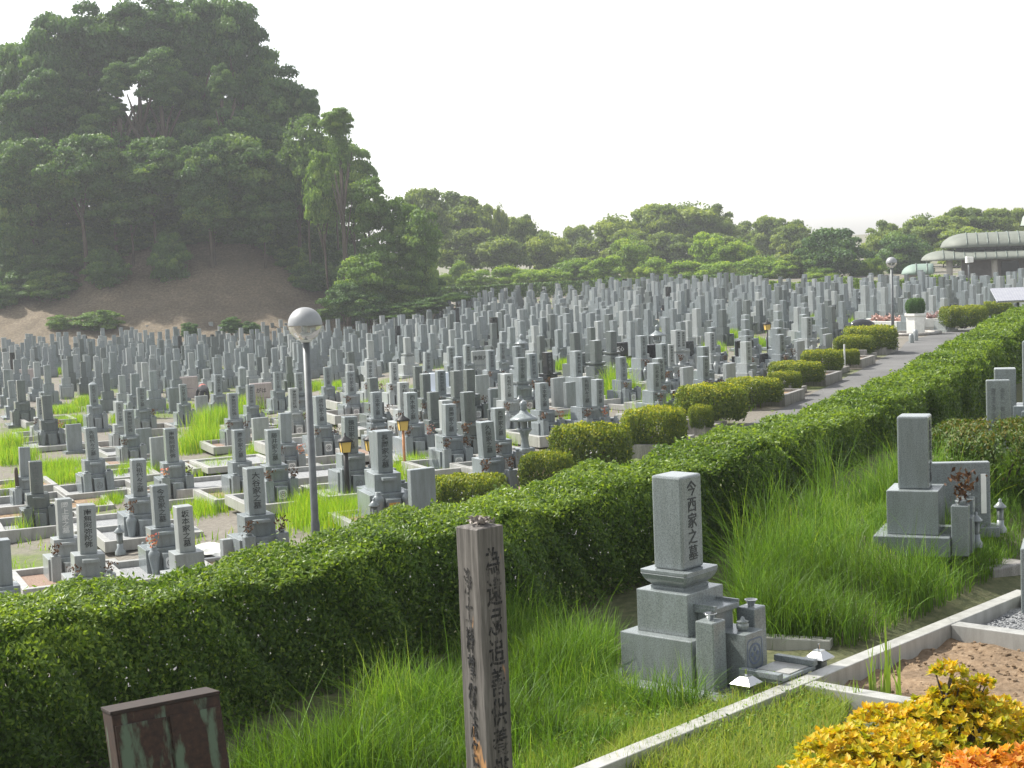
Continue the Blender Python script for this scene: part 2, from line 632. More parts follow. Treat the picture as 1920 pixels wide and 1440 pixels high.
def ordw(n):
    if n <= 20: return ORD[n]
    return TENS[n // 10] + ('-' + ORD[n % 10] if n % 10 else 'th').replace('y-th', 'ieth')


def lefts(lst, fmt):
    """attach 'leftmost / nth from the left' wording to a list sorted by px"""
    lst = sorted(lst, key=lambda t: t[0])
    out = []
    for k, t in enumerate(lst):
        w = 'leftmost' if k == 0 else ('rightmost' if k == len(lst) - 1 else ordw(k + 1) + ' from the left')
        out.append((t, fmt.format(w)))
    return out


gmax = lambda x, y: max(float(mound_z(x, y)), float(ground_z(x, y)))
back = [(25, 165, 62, 82), (105, 125, 60, 88), (185, 95, 62, 70), (285, 62, 70, 66), (368, 78, 55, 70), (440, 92, 50, 75), (478, 175, 52, 80), (350, 180, 50, 60), (150, 195, 55, 60), (525, 225, 46, 66), (60, 255, 70, 70), (415, 245, 60, 60), (300, 255, 55, 50)]
for t, l in lefts(back, 'tall dark evergreen on the mound crest, {}'):
    tree(*t, 147, 'dark', l, gmax, group='tall trees on the crest of the mound')
midl = [(575, 265, 42, 60), (625, 305, 42, 60), (655, 350, 42, 60), (50, 320, 70, 60), (145, 310, 60, 60), (100, 385, 60, 60), (205, 330, 60, 55), (290, 320, 70, 55), (385, 320, 60, 60), (470, 330, 66, 70), (540, 330, 50, 60), (20, 400, 50, 70), (250, 395, 60, 50), (400, 395, 60, 50), (490, 405, 60, 50)]
for t, l in lefts(midl, 'rounded green tree halfway up the mound, {}'):
    tree(*t, 138, 'bambooround' if t[0] > 560 else 'mid', l, gmax, group='trees on the middle of the mound')
bam = [(600, 365, 34, 72, 'bambooround'), (28, 450, 24, 85, 'bamboo'), (695, 395, 42, 52, 'bambooround'), (742, 425, 46, 55, 'bambooround'), (778, 440, 38, 55, 'bambooround'), (635, 240, 28, 28, 'bambooround'), (650, 270, 25, 40, 'bamboo'), (105, 430, 22, 70, 'bamboo')]
for t, l in lefts(bam, 'feathery light green bamboo clump on the mound, {}'):
    tree(*t[:4], None if t[0] < 200 else 130, t[4], l, gmax, cat='bamboo', group='bamboo clumps on the mound')
fill = [(30, 230, 50, 60), (90, 200, 50, 50), (130, 260, 60, 60), (190, 265, 50, 45), (30, 340, 50, 60), (90, 340, 60, 50), (170, 350, 60, 50), (250, 350, 60, 50), (330, 300, 50, 50), (360, 260, 50, 50), (400, 310, 60, 50), (450, 260, 50, 50), (500, 290, 50, 50), (330, 370, 60, 50), (430, 360, 60, 50), (520, 380, 60, 50), (585, 330, 40, 50), (60, 430, 60, 50), (160, 430, 60, 40), (300, 150, 40, 50), (222, 160, 26, 30), (262, 130, 24, 24), (215, 215, 26, 20), (410, 160, 22, 30), (560, 205, 22, 35), (450, 430, 60, 30), (340, 415, 60, 30)]
for t, l in lefts(fill, 'shaded tree deep inside the mound wood, {}'):
    tree(*t, 143, 'dark', l, gmax, group='shaded trees inside the mound wood')
frontl = [(545, 455, 40, 40), (600, 400, 50, 50), (572, 430, 50, 45), (640, 450, 55, 45), (725, 495, 52, 50), (778, 500, 36, 58), (685, 530, 50, 45), (745, 548, 48, 34), (350, 395, 60, 42), (180, 425, 55, 45), (90, 455, 55, 45), (10, 490, 40, 60), (140, 470, 40, 30), (430, 415, 50, 36), (270, 425, 60, 32), (40, 520, 45, 30), (220, 445, 45, 30), (330, 425, 50, 30), (390, 425, 50, 28), (490, 430, 45, 30), (520, 450, 40, 30), (100, 490, 50, 28), (5, 545, 30, 24)]
for t, l in lefts(frontl, 'dense low tree in front of the wooded mound, {}'):
    tree(*t, None if t[0] < 660 else 127, 'bambooround' if t[0] > 600 else 'mid', l, gmax, group='low trees along the front of the wooded mound')
scrub = [(5, 560, 30, 22), (38, 535, 34, 24), (70, 508, 36, 26), (105, 490, 38, 26), (140, 478, 38, 26), (180, 468, 40, 26), (225, 458, 40, 24), (268, 450, 40, 22), (310, 447, 36, 20), (355, 440, 36, 20), (400, 438, 36, 20), (445, 438, 36, 20), (490, 445, 36, 22), (525, 462, 36, 24), (555, 485, 36, 26), (585, 520, 34, 28), (600, 480, 40, 40), (640, 500, 44, 40), (700, 560, 44, 26), (740, 572, 40, 22), (780, 555, 36, 30), (815, 560, 20, 22), (655, 560, 30, 26), (800, 530, 26, 30), (655, 585, 26, 24), (690, 588, 34, 26), (600, 450, 30, 34), (640, 540, 22, 36), (680, 530, 36, 36), (730, 540, 40, 36), (775, 590, 30, 16)]
for t, l in lefts(scrub, 'low thicket where the wood meets the bare slope, {}'):
    tree(*t, None, 'mid', l, gmax, cat='bush', group='thickets edging the wood', name='thicket')
shr = [(95, 538, 52, 28, 'wide dull green bush on the left shoulder of the bare slope'), (200, 508, 38, 34, 'dark green bush near the top of the bare slope'),
       (318, 490, 34, 44, 'loose upright young tree on the bare brown slope'), (185, 602, 42, 20, 'bright green bush at the foot of the slope behind the graves'), (118, 606, 30, 16, 'low green bush left of the brighter one at the slope foot')]
for x, y, a, b, l in shr:
    tree(x, y, a, b, None, 'mid' if y < 560 else 'bambooround', l, gmax, cat='bush', name='slope_bush')
for x, y, a, b, l in [(355, 619, 15, 14, 'clipped round dark bush at the slope foot, left of the lamp globe'), (433, 610, 18, 14, 'clipped dark bush at the slope foot, nearer the lamp globe'), (470, 615, 16, 12, 'small clipped bush just left of the lamp globe'),
                      (890, 585, 12, 7, 'small clipped bush among distant graves right of the mound')]:
    tree(x, y, a, b, 118, 'dark', l, gmax, cat='bush', name='clipped_bush')
spr = [(567, 500, 15, 34), (620, 522, 13, 30), (655, 515, 18, 36)]
for t, l in lefts(spr, 'thin bamboo sprout on the right side of the bare slope, {}'):
    tree(*t, None, 'bamboo', l, gmax, cat='bamboo', group='thin bamboo sprouts', name='bamboo_sprout')
for t, l in lefts([(800, 575, 40, 14), (745, 585, 40, 16), (850, 566, 30, 8), (650, 572, 34, 30), (690, 580, 34, 24), (610, 592, 22, 12)], 'low ground-hugging shrub at the right foot of the mound, {}'):
    tree(*t, 125, 'mid', l, gmax, cat='bush', name='low_shrub', group='low shrubs at the right foot of the mound')
fg = lambda x, y: float(ground_z(x, y))
farl = [(800, 410, 38, 55, 190), (850, 425, 58, 52, 200), (898, 435, 34, 48, 205), (938, 435, 13, 52, 200), (965, 450, 30, 42, 210), (992, 455, 30, 42, 200), (1025, 475, 38, 40, 195), (1082, 465, 32, 38, 235), (1153, 445, 44, 42, 212), (1235, 432, 48, 48, 215), (1295, 425, 60, 45, 217), (1345, 435, 34, 42, 215), (1400, 465, 42, 40, 235), (1452, 450, 40, 40, 225), (1500, 465, 44, 42, 210), (1190, 475, 45, 40, 208), (1260, 480, 45, 40, 208), (1100, 490, 40, 32, 215), (1560, 478, 56, 44, 170), (1640, 480, 22, 34, 200), (1656, 458, 34, 36, 192), (1700, 482, 48, 42, 176), (1730, 440, 40, 38, 200), (1768, 445, 50, 36, 195), (1818, 430, 42, 38, 200), (1868, 430, 38, 38, 200), (1912, 430, 30, 38, 203), (1820, 465, 60, 34, 190), (1890, 470, 50, 34, 190), (1500, 495, 40, 24, 175), (870, 470, 50, 40, 195), (940, 478, 45, 36, 192), (1350, 480, 50, 34, 205)]
for t, l in lefts(farl, 'hazy tree in the distant tree line, {}'):
    tree(*t, 'mid' if t[0] in (1560, 1700) else 'far', l, fg, group='distant tree line')
bushl = [(1182, 480, 46, 32, 186), (1075, 510, 56, 24, 180), (1335, 478, 50, 32, 184), (1390, 482, 40, 30, 184), (1130, 508, 50, 22, 176), (1035, 518, 40, 16, 174), (950, 518, 44, 20, 178), (895, 525, 40, 16, 174), (865, 512, 30, 22, 182), (832, 528, 22, 16, 176), (1430, 502, 55, 22, 176), (1480, 505, 45, 20, 174), (1280, 508, 50, 20, 176), (1225, 505, 40, 22, 177), (1345, 508, 50, 18, 173), (1540, 512, 40, 14, 168), (1610, 508, 30, 18, 172), (990, 520, 40, 16, 175), (1640, 500, 26, 22, 172)]
for t, l in lefts(bushl, 'bright green bush behind the last graves, {}'):
    tree(t[0], t[1] + 4, t[2] * .8, t[3] * 1.3, t[4], 'bright', l, fg, cat='bush', group='bright bushes beyond the graves')


def boxleaf(n, d, seed, ls, rnd=.35, side_dark=False):
    """leaves on the shell of a rounded box of half sizes d, base at z=0"""
    r = np.random.default_rng(seed)
    v = r.normal(size=(n * 2, 3))
    v /= np.linalg.norm(v, axis=1)[:, None]
    v = v[v[:, 2] > -.75][:n]
    p = np.sign(v) * np.abs(v) ** rnd
    p /= np.maximum(np.abs(p).max(1), 1e-6)[:, None] ** .35
    lump = 1 + .05 * np.sin(p[:, 1] * 4 + seed * 2) + .09 * np.sin(p[:, 0] * 6 + seed) * np.sin(p[:, 1] * 6) + r.normal(size=len(p)) * .035
    p = p * lump[:, None] * (1 - .18 * r.random(len(p)) ** 2)[:, None]
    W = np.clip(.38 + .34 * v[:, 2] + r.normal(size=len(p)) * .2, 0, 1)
    P = p * np.array(d) * [1, 1, .5] + [0, 0, d[2] * .5]
    V, F = leaves(P, ls, .5, v, .8, .2)
    return V, F, W


# far clipped hedge behind the last graves
line = [PY(x, y, Y) for x, y, Y in [(795, 540, 158), (900, 536, 158), (1000, 530, 158), (1150, 523, 158), (1300, 516, 157), (1430, 514, 154)]]
P = []
for a, b in zip(line, line[1:]):
    n = 2600
    t = rng.random((n, 1))
    q = a * (1 - t) + b * t
    q[:, 2] -= rng.random(n) * 1.4
    q[:, 1] += np.where(rng.random(n) < .6, -.5, rng.uniform(-.5, .5, n))
    P.append(q)
P = np.vstack(P)
V, F = leaves(P, .13, .6, np.array([[0, -.5, .6]]), .8)
tag(mobj('hedge', npmesh('hedge', V, F, TREEM, var=rng.random(len(F)))), 'long low clipped hedge along the far edge of the graves', 'hedge')
# yellow-green shrub band on the right far edge
P = []
for a, b in zip([PY(1440, 516, 140), PY(1600, 516, 134), PY(1700, 520, 130)], [PY(1600, 516, 134), PY(1700, 520, 130), PY(1925, 526, 125)]):
    n = 5000
    t = rng.random((n, 1))
    q = a * (1 - t) + b * t
    q[:, 2] = rng.random(n) * 1.75 - .9 + .2 * np.sin(q[:, 0])
    q[:, 1] += np.where(rng.random(n) < .6, -.7, rng.uniform(-.7, .7, n))
    P.append(q)
P = np.vstack(P)
V, F = leaves(P, .11, .6, np.array([[0, -.5, .6]]), .8)
tag(mobj('hedge', npmesh('hedge', V, F, TREEY, var=rng.random(len(F)))), 'yellow-green shrub band behind the graves in front of the building', 'hedge')

# ---------------------------------------------------------------- the long hedge
def hedge():
    root = empty('hedge', (float(hl[20, 0]), float(hl[20, 1]), TZ), label='long clipped green hedge running across the picture beside the road', cat='hedge')
    off = np.array(root.location)
    d = np.linalg.norm(hl, axis=1)
    keep = (hl[:, 1] > 5) & (d < 75)
    idx = np.where(keep)[0]
    Ps, Ns, Ws, Ss = [], [], [], []
    for k in idx:
        dist = max(9.0, d[k])
        ls = .020 * max(1, (dist / 13)) ** .6
        dens = 1.0 / (ls * ls * 1.2)
        p, n, t = hl[k], hn[k], ht[k]
        for face in ('top', 'near', 'inner', 'farside'):
            area = {'top': .5 * HW, 'near': .5 * 1.05, 'inner': .5 * 1.2, 'farside': .5 * .5}[face]
            m = int(area * dens * {'top': 2.0, 'near': 2.3, 'inner': 2.0, 'farside': 1.2}[face])
            u = rng.random(m) * .5
            v = rng.random(m)
            z = TZ + rng.random(m) * 1.0
            if face == 'top':
                w = v * HW; z = np.full(m, HTOP)
                nr = np.tile([0, 0, 1.0], (m, 1))
            elif face == 'near':
                w = np.full(m, HW); nr = np.tile([n[0], n[1], .35], (m, 1))
            elif face == 'farside':
                w = np.zeros(m); z = TZ + .5 + rng.random(m) * .55; nr = np.tile([-n[0], -n[1], .3], (m, 1))
            else:
                w = (.25 + .6 * v) * HW; nr = np.tile([n[0] * 3, n[1] * 3, .5], (m, 1))
            q = p[None] + t[None] * u[:, None] + n[None] * w[:, None]
            s = k * .5 + u
            lump = .065 * np.sin(s * 1.9 + 1.3 * np.sin(s * .7) + z) + .05 * np.sin(s * 4.1 + w * 5) + .05 * np.sin(s * 5.3 + z * 6) * np.cos(s * 3.1 + z * 3) + .03 * np.sin(s * 13 + z * 11 + w * 9)
            dep = lump - .10 * rng.random(m) ** 2 + rng.normal(size=m) * .018
            q = np.c_[q, z]
            if face == 'top':
                q[:, 2] += dep * .6 - .10 * np.clip(np.abs(w / HW - .5) * 2 - .7, 0, 1)
                # new shoots standing proud
                sh = rng.random(m) < .03
                q[sh, 2] += rng.random(sh.sum()) * .07
            elif face in ('near', 'farside'):
                sg = 1 if face == 'near' else -1
                q[:, :2] += n[None] * (sg * (dep * 1.5 - .12 * np.clip((z - HTOP + .15) / .15, 0, 1)))[:, None]
                low = z < TZ + .25                                  # thinner towards the ground
                kp = ~(low & (rng.random(m) < .25))
                q, nr, z = q[kp], nr[kp], z[kp]
            m2 = len(q)
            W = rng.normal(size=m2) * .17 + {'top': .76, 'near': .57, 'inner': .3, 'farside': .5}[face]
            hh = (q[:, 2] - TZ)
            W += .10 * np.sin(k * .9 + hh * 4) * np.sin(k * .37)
            if face in ('near', 'inner') and d[k] < 26:        # thin patches that show stems and light
                hole = np.sin((k * .5) * 2.7 + 1.2 * np.sin(hh * 5 + k * .3)) * np.sin(hh * 6.5 + k * .8) > .62
                kp = ~(hole & (hh < .8) & (rng.random(m2) < .28))
                q, nr, W, hh = q[kp], nr[kp], W[kp], hh[kp]
                m2 = len(q)
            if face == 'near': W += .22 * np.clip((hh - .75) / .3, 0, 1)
            Ps.append(q); Ns.append(nr); Ws.append(W); Ss.append(np.full(m2, ls * (1.5 if face == 'inner' else 1)))
    P, N, W, S = np.vstack(Ps), np.vstack(Ns), np.clip(np.concatenate(Ws), 0, 1), np.concatenate(Ss)
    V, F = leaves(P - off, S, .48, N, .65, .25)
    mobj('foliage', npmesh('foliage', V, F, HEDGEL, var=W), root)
    print('hedge leaves', len(P))
    mb = MB()
    for k in idx[::1]:
        if d[k] > 40: continue
        for _ in range(2):
            w = random.uniform(.25, .75) * HW
            q = hl[k] + hn[k] * w + ht[k] * random.random() * .5 - off[:2]
            a = random.uniform(0, 6.28)
            mb.tube([(q[0], q[1], -.03), (q[0] + .03 * math.cos(a), q[1] + .03 * math.sin(a), .35), (q[0] + .12 * math.cos(a), q[1] + .12 * math.sin(a), .9)], [.018, .014, .005], 5)
    mobj('stems', mb.mesh('stems', BARK), root)


hedge()

# ---------------------------------------------------------------- azalea bushes and kerbed beds
BUSH = []
for j in range(4):
    V, F, W = boxleaf(13000, (1, 1, 1), 40 + j, .045, .78)
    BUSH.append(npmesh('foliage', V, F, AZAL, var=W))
V, F, W = boxleaf(20000, (1, 1, 1), 61, .032, .6)
BUSH_R = npmesh('foliage', V, F, AZALR, var=W)
bst = MB()
for k in range(9):
    a = k * .7
    bst.tube([(0.12 * math.cos(a), .12 * math.sin(a), 0), (.4 * math.cos(a), .4 * math.sin(a), .45), (.75 * math.cos(a), .75 * math.sin(a), .8)], [.03, .02, .008], 5)
BSTEM = bst.mesh('stems', BARK)


def bush(x0, x1, y0, y1, label, z=0.0, mesh=None, dep=None, group='azalea bushes along the road', base=None):
    b = PZ((x0 + x1) / 2, y1, z + .25)
    s = np.hypot(b[0], b[1]) / FPX
    hw = (x1 - x0) / 2 * s * .93
    dep = dep or hw * .8
    c = PY((x0 + x1) / 2, y1, b[1] + dep * .95)
    top = PY((x0 + x1) / 2, y0, b[1] + dep)[2]
    h = max(.25, top - z - .12)
    root = empty('azalea_bush', (c[0], c[1], z + .12), label=label, cat='bush', group=group)
    rz = random.choice((0, math.pi / 2, math.pi)) + R(-10)
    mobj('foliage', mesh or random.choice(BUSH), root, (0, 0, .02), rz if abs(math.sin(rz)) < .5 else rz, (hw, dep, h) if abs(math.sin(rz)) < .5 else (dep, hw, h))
    mobj('stems', BSTEM, root, (0, 0, 0), 0, (hw * .9, dep * .9, h))
    return root


AZ = [(717, 793, 952, 985, 'small low azalea tip peeping over the hedge beside the gold crested tomb'),
      (807, 953, 892, 962, 'flat azalea bush behind the hedge, between small lantern and crested tomb'),
      (973, 1080, 850, 918, 'low greyish azalea bush left of the largest rounded azalea'),
      (1031, 1191, 797, 888, 'largest rounded azalea bush, beside the road nearest the hedge'),
      (1162, 1295, 766, 838, 'round azalea bush second along the road, beside the tall grass'),
      (1290, 1338, 762, 798, 'small sprawling azalea just right of the second round bush'),
      (1268, 1407, 722, 786, 'wide azalea bush in two humps with pale top, third large one'),
      (1353, 1469, 710, 752, 'long low azalea bush behind the two-humped one'),
      (1438, 1505, 698, 728, 'small brownish azalea beside a short stone lantern'),
      (1436, 1546, 679, 714, 'flat topped azalea bush in the middle of the bed row'),
      (1500, 1582, 657, 692, 'round azalea bush in front of the thin white post'),
      (1575, 1612, 656, 680, 'little brown azalea right of the thin white post'),
      (1565, 1638, 630, 662, 'yellow-green azalea bush just before the last large one'),
      (1583, 1682, 612, 654, 'last large clipped azalea beside the distant lamp post'),
      (1763, 1850, 574, 612, 'yellow azalea bank right of the white planters'),
      (1830, 1900, 567, 600, 'far end of the yellow azalea bank against the hedge')]
for x0, x1, y0, y1, l in AZ:
    bush(x0, x1, y0, y1, l, z=0)

ROWH = R(50)


def frame_kerb(mb, w, d, h, t):
    mb.box((0, -d / 2 + t / 2, h / 2), (w, t, h), bev=.008)
    mb.box((0, d / 2 - t / 2, h / 2), (w, t, h), bev=.008)
    for s in (-1, 1):
        mb.box((s * (w / 2 - t / 2), 0, h / 2 - .002), (t, d - 2 * t - .002, h), bev=.006)


mb = MB(); frame_kerb(mb, 1.9, 1.5, .32, .14); BEDK = mb.mesh('kerb', CONC)
mb = MB(); mb.box((0, 0, .12), (1.6, 1.2, .24)); BEDS = mb.mesh('soil', SOIL)
mb = MB(); mb.box((0, 0, .09), (1.5, .5, .18), bev=.01); mb.box((0, .45, .17), (1.5, .4, .34), bev=.01); mb.box((-.83, .2, .2), (.14, .95, .4), bev=.01); STEPM = mb.mesh('stone_steps', CONC)
bedn = [c for c in corners]
BH = R(-40)         # local +x of a bed points along the visible long face (heading 50deg)
for k, c in enumerate(corners):
    hx = np.array([math.sin(R(27)), math.cos(R(27))])
    hy = np.array([-hx[1], hx[0]])
    step = k % 2 == 1
    w, d = (1.5, 1.2) if step else (1.9, 1.5)
    ctr = c[:2] + hx * (w / 2 - .1) + hy * (d / 2)
    ang = math.atan2(hx[1], hx[0])
    side = ordw(k + 1)
    if step:
        mobj('stone_steps', STEPM, None, (ctr[0], ctr[1], -.01), ang, label='low dark stone steps between planting beds, %s pair counted from the camera' % ordw((k + 1) // 2), cat='steps', group='stone steps between the beds')
    else:
        rt_ = empty('planting_bed', (ctr[0], ctr[1], -.01), ang, label='weathered kerbed planting bed beside the road, %s bed counted from the camera' % ordw(k // 2 + 1), cat='planting bed', group='kerbed beds along the road')
        mobj('kerb', BEDK, rt_)
        mobj('soil', BEDS, rt_)

# ---------------------------------------------------------------- inscriptions
FONTC = {}


def textmesh(s, size, mat, spacing=.95, key=None, off=.012):
    k = (s, size, mat.name, spacing)
    if k in FONTC: return FONTC[k]
    cu = bpy.data.curves.new('inscription', 'FONT')
    cu.body = s
    cu.size = size
    cu.align_x = 'CENTER'
    cu.align_y = 'CENTER'
    cu.space_line = spacing
    cu.extrude = .0015
    cu.offset = off * size
    cu.resolution_u = 1
    o = bpy.data.objects.new('tmp', cu)
    COL.objects.link(o)
    dg = bpy.context.evaluated_depsgraph_get()
    me = bpy.data.meshes.new_from_object(o.evaluated_get(dg))
    bpy.data.objects.remove(o)
    bpy.data.curves.remove(cu)
    me.materials.clear()
    me.materials.append(mat)
    me.transform(Matrix.Rotation(R(90), 4, 'X'))
    # centre on its real bounds
    co = np.empty(len(me.vertices) * 3, np.float32)
    me.vertices.foreach_get('co', co)
    co = co.reshape(-1, 3)
    if len(co):
        ctr = (co.max(0) + co.min(0)) / 2
        me.transform(Matrix.Translation((-ctr[0], -ctr[1], -ctr[2])))
    me.name = 'inscription'
    FONTC[k] = me
    return me


def vtext(s, height, mat, width=None):
    """vertical inscription of the given total height"""
    k = ('v', s, round(height, 3), mat.name)
    if k in FONTC: return FONTC[k]
    me = textmesh('\n'.join(s), .1, mat, 1.0, off=.008).copy()
    z = np.empty(len(me.vertices) * 3, np.float32)
    me.vertices.foreach_get('co', z)
    z = z.reshape(-1, 3)
    hh = z[:, 2].max() - z[:, 2].min()
    ww = z[:, 0].max() - z[:, 0].min()
    f = height / hh
    g = (width / ww) if width else f
    me.transform(Matrix.Diagonal((g, 1, f, 1)))
    me.name = 'inscription'
    FONTC[k] = me
    return me


def crestmesh(r, mat, n=5):
    """family crest: ring with petals"""
    mb = MB()
    N = 28
    a = [mb.bm.verts.new((r * math.cos(2 * math.pi * i / N), -.0, r * math.sin(2 * math.pi * i / N))) for i in range(N)]
    b = [mb.bm.verts.new((r * .84 * math.cos(2 * math.pi * i / N), -.0, r * .84 * math.sin(2 * math.pi * i / N))) for i in range(N)]
    for i in range(N):
        j = (i + 1) % N
        mb.bm.faces.new([a[i], a[j], b[j], b[i]])
    for k in range(n):
        t = 2 * math.pi * k / n + math.pi / 2
        c = (r * .44 * math.cos(t), r * .44 * math.sin(t))
        mb.poly([(c[0] + r * .26 * math.cos(t + 2 * math.pi * i / 8) * (1 if i % 2 == 0 else .75), -.0, c[1] + r * .26 * math.sin(t + 2 * math.pi * i / 8) * (1 if i % 2 == 0 else .75)) for i in range(8)])
    return mb.mesh('crest', mat)


def roundpanel(w, h, r, t, mat, name='panel'):
    mb = MB()
    pts = []
    for cx, cz, a0 in ((w / 2 - r, h / 2 - r, 0), (-w / 2 + r, h / 2 - r, 90), (-w / 2 + r, -h / 2 + r, 180), (w / 2 - r, -h / 2 + r, 270)):
        for k in range(5):
            a = R(a0 + k * 22.5)
            pts.append((cx + r * math.cos(a), 0, cz + r * math.sin(a)))
    mb.poly(pts, Vector((0, -t, 0)))
    return mb.mesh(name, mat)


# ---------------------------------------------------------------- tomb kit (front faces local -Y)
def shaft_mesh(w, h, mat, point=False):
    mb = MB()
    mb.box((0, 0, h / 2), (w, w, h), bev=.012)
    if point:
        mb.lathe([(w * .68, 0), (0, .09)], (0, 0, h - .003), 4, Matrix.Rotation(R(45), 4, 'Z'))
    return mb.mesh('shaft', mat)


def box_mesh(name, w, d, h, mat, bev=.006, taper=1):
    mb = MB(); mb.box((0, 0, h / 2), (w, d, h), bev=bev, taper=taper)
    return mb.mesh(name, mat)


def vase_mesh(style, mat):
    mb = MB()
    if style == 0:
        mb.box((0, 0, .24), (.15, .15, .48), bev=.008)
        mb.lathe([(.03, 0), (.045, .03), (.05, .045), (.03, .045), (.0, .03)], (0, 0, .478), 12)
    else:
        mb.lathe([(.05, 0), (.055, .02), (.05, .04), (.085, .30), (.09, .36), (.06, .41), (.04, .43), (.055, .47), (.03, .47), (0, .45)], (0, 0, 0), 14)
    return mb.mesh('flower_vase', mat)


def lotus_mesh(w, h, mat):
    """curved pedestal"""
    mb = MB()
    prof = [(.74, 0), (.76, .16), (.70, .2), (.74, .26), (.84, .38), (.92, .52), (.97, .68), (1.0, .8), (.98, .84), (1.0, .86), (1.0, 1.0)]
    prev = None
    for k, z in prof:
        r = w / 2 * k
        q = .93
        ring = [mb.bm.verts.new(Vector((x * r, y * r, z * h))) for x, y in ((-1, -q), (-q, -1), (q, -1), (1, -q), (1, q), (q, 1), (-q, 1), (-1, q))]
        if prev:
            for i in range(8): mb.bm.faces.new([prev[i], prev[(i + 1) % 8], ring[(i + 1) % 8], ring[i]])
        else: mb.bm.faces.new(ring[::-1])
        prev = ring
    mb.bm.faces.new(prev)
    return mb.mesh('pedestal', mat)


MATS = {'mid': G_MID, 'light': G_LIGHT, 'dark': G_DARK, 'black': G_BLACK, 'pink': G_PINK}
KIT = {}
for mn, mt in MATS.items():
    KIT[mn] = dict(shaft=shaft_mesh(.27, .74, mt), pshaft=shaft_mesh(.27, .72, mt, True), mid=box_mesh('upper_dais', .48, .46, .33, mt), low=box_mesh('lower_dais', .76, .72, .43, mt),
                   plinth=box_mesh('plinth', 1.14, 1.16, .12, mt), vase0=vase_mesh(0, mt), vase1=vase_mesh(1, mt), lotus=lotus_mesh(.46, .13, mt),
                   box=box_mesh('incense_box', .24, .2, .36, mt), table=box_mesh('offering_shelf', .26, .16, .05, mt), table2=box_mesh('offering_table', .42, .2, .06, mt))
    mb = MB()      # single mesh for far copies
    mb.box((0, 0, .06), (.95, .95, .12)); mb.box((0, 0, .33), (.74, .7, .43)); mb.box((0, 0, .71), (.43, .43, .33)); mb.box((0, 0, 1.27), (.27, .27, .79), bev=.012)
    for s in (-1, 1): mb.box((s * .2, -.4, .33), (.13, .13, .44))
    mb.box((0, -.4, .28), (.2, .16, .34))
    KIT[mn]['far'] = mb.mesh('tombstone', mt)
    mb = MB(); mb.box((0, 0, .04), (.6, .3, .10)); mb.box((0, 0, .5), (.42, .1, .84), bev=.012); KIT[mn]['slab'] = mb.mesh('memorial_slab', mt)
    mb = MB(); mb.box((0, 0, .1), (1.3, .5, .2), bev=.01); mb.box((0, 0, .3), (1.0, .35, .2), bev=.01); mb.box((0, 0, .66), (.85, .16, .54), bev=.04); KIT[mn]['wide'] = mb.mesh('wide_slab', mt)
PANEL_W = roundpanel(.17, .19, .04, .003, CREST_W, 'crest_panel')
PANEL_G = roundpanel(.19, .20, .015, .003, CREST_G, 'crest_panel')
CREST_D = crestmesh(.065, INK)
CREST_P = crestmesh(.075, INKG, 3)
CREST_4 = crestmesh(.07, INK, 4)


def sprig_mesh(mat, n=60, seed=0):
    r = np.random.default_rng(seed)
    P = np.c_[r.normal(size=(n, 2)) * .035, r.random(n) * .22]
    P[:, :2] *= (1 + P[:, 2:3] * 4)
    V, F = leaves(P, .03, .45)
    return npmesh('dried_sprigs', V, F, mat, var=r.random(n))


SPRIG = [sprig_mesh(BROWNL, 60, s) for s in range(3)]
SPRIGC = [sprig_mesh(COLF, 50, s + 9) for s in range(2)]

SPR_N = [0]


def tomb(loc, yaw, s, tone, insc, desc, full, style=0, crest=None, flowers=(0, 0), point=False, lotus=False, wtxt=False, extras=True):
    """yaw: rotation so that local -Y is the front"""
    K = KIT[tone]
    if not full:
        return mobj('tombstone', K['far'], None, loc, yaw, (s, s, s), label=desc, cat='gravestone', group='gravestones in the lower cemetery')
    root = empty('tombstone', loc, yaw, s, label=desc, cat='gravestone', group='gravestones in the lower cemetery')
    q_ = random.Random(int(loc[0] * 97 + loc[1] * 31))
    root.rotation_euler = (R(q_.gauss(0, .8)), R(q_.gauss(0, .9)), yaw)
    root.scale = (s * q_.uniform(.93, 1.08), s * q_.uniform(.93, 1.08), s)
    mobj('plinth', K['plinth'], root)
    mobj('lower_dais', K['low'], root, (0, .1, .12))
    mobj('upper_dais', K['mid'], root, (0, .12, .55))
    z = .88
    if lotus:
        mobj('pedestal', K['lotus'], root, (0, .12, .88)); z = 1.01
    sh = mobj('shaft', K['pshaft' if point else 'shaft'], root, (0, .12, z), 0, (1, 1, 1 if not lotus else .95))
    if insc:
        mobj('inscription', vtext(insc, .58, CREST_W if wtxt else (INK if tone in ('light', 'mid') else INKG), .13 if len(insc) > 4 else .12), sh, (0, -.1375, .39))
    if extras:
        for sx in (-1, 1):
            mobj('flower_vase', K['vase%d' % style], root, (sx * .26, -.36, .12), 0, (1.15, 1.15, 1.05))
        ib = mobj('incense_box', K['box'], root, (0, -.34, .12))
        if crest:
            if crest in ('w', 'g'):
                mobj('crest_panel', PANEL_W if crest == 'w' else PANEL_G, ib, (0, -.1015, .2))
                mobj('crest', CREST_D if crest == 'w' else CREST_4, ib, (0, -.1065, .2))
            else:
                mobj('crest', CREST_P, ib, (0, -.1025, .2))
        mobj('offering_shelf', K['table'], root, (0, -.17, .78))
    return root


def put_flowers(root, side, col, label, style=0):
    rz = root.rotation_euler.z
    s = root.scale[0]
    l = Vector((side * .26, -.36, .61)) * s
    l.rotate(root.rotation_euler)
    p = root.location + l
    mobj('flower_bunch', random.choice(SPRIGC if col else SPRIG), None, p, random.random() * 6, (s,) * 3, label=label, cat='flowers', group='flower sprigs in the grave vases')


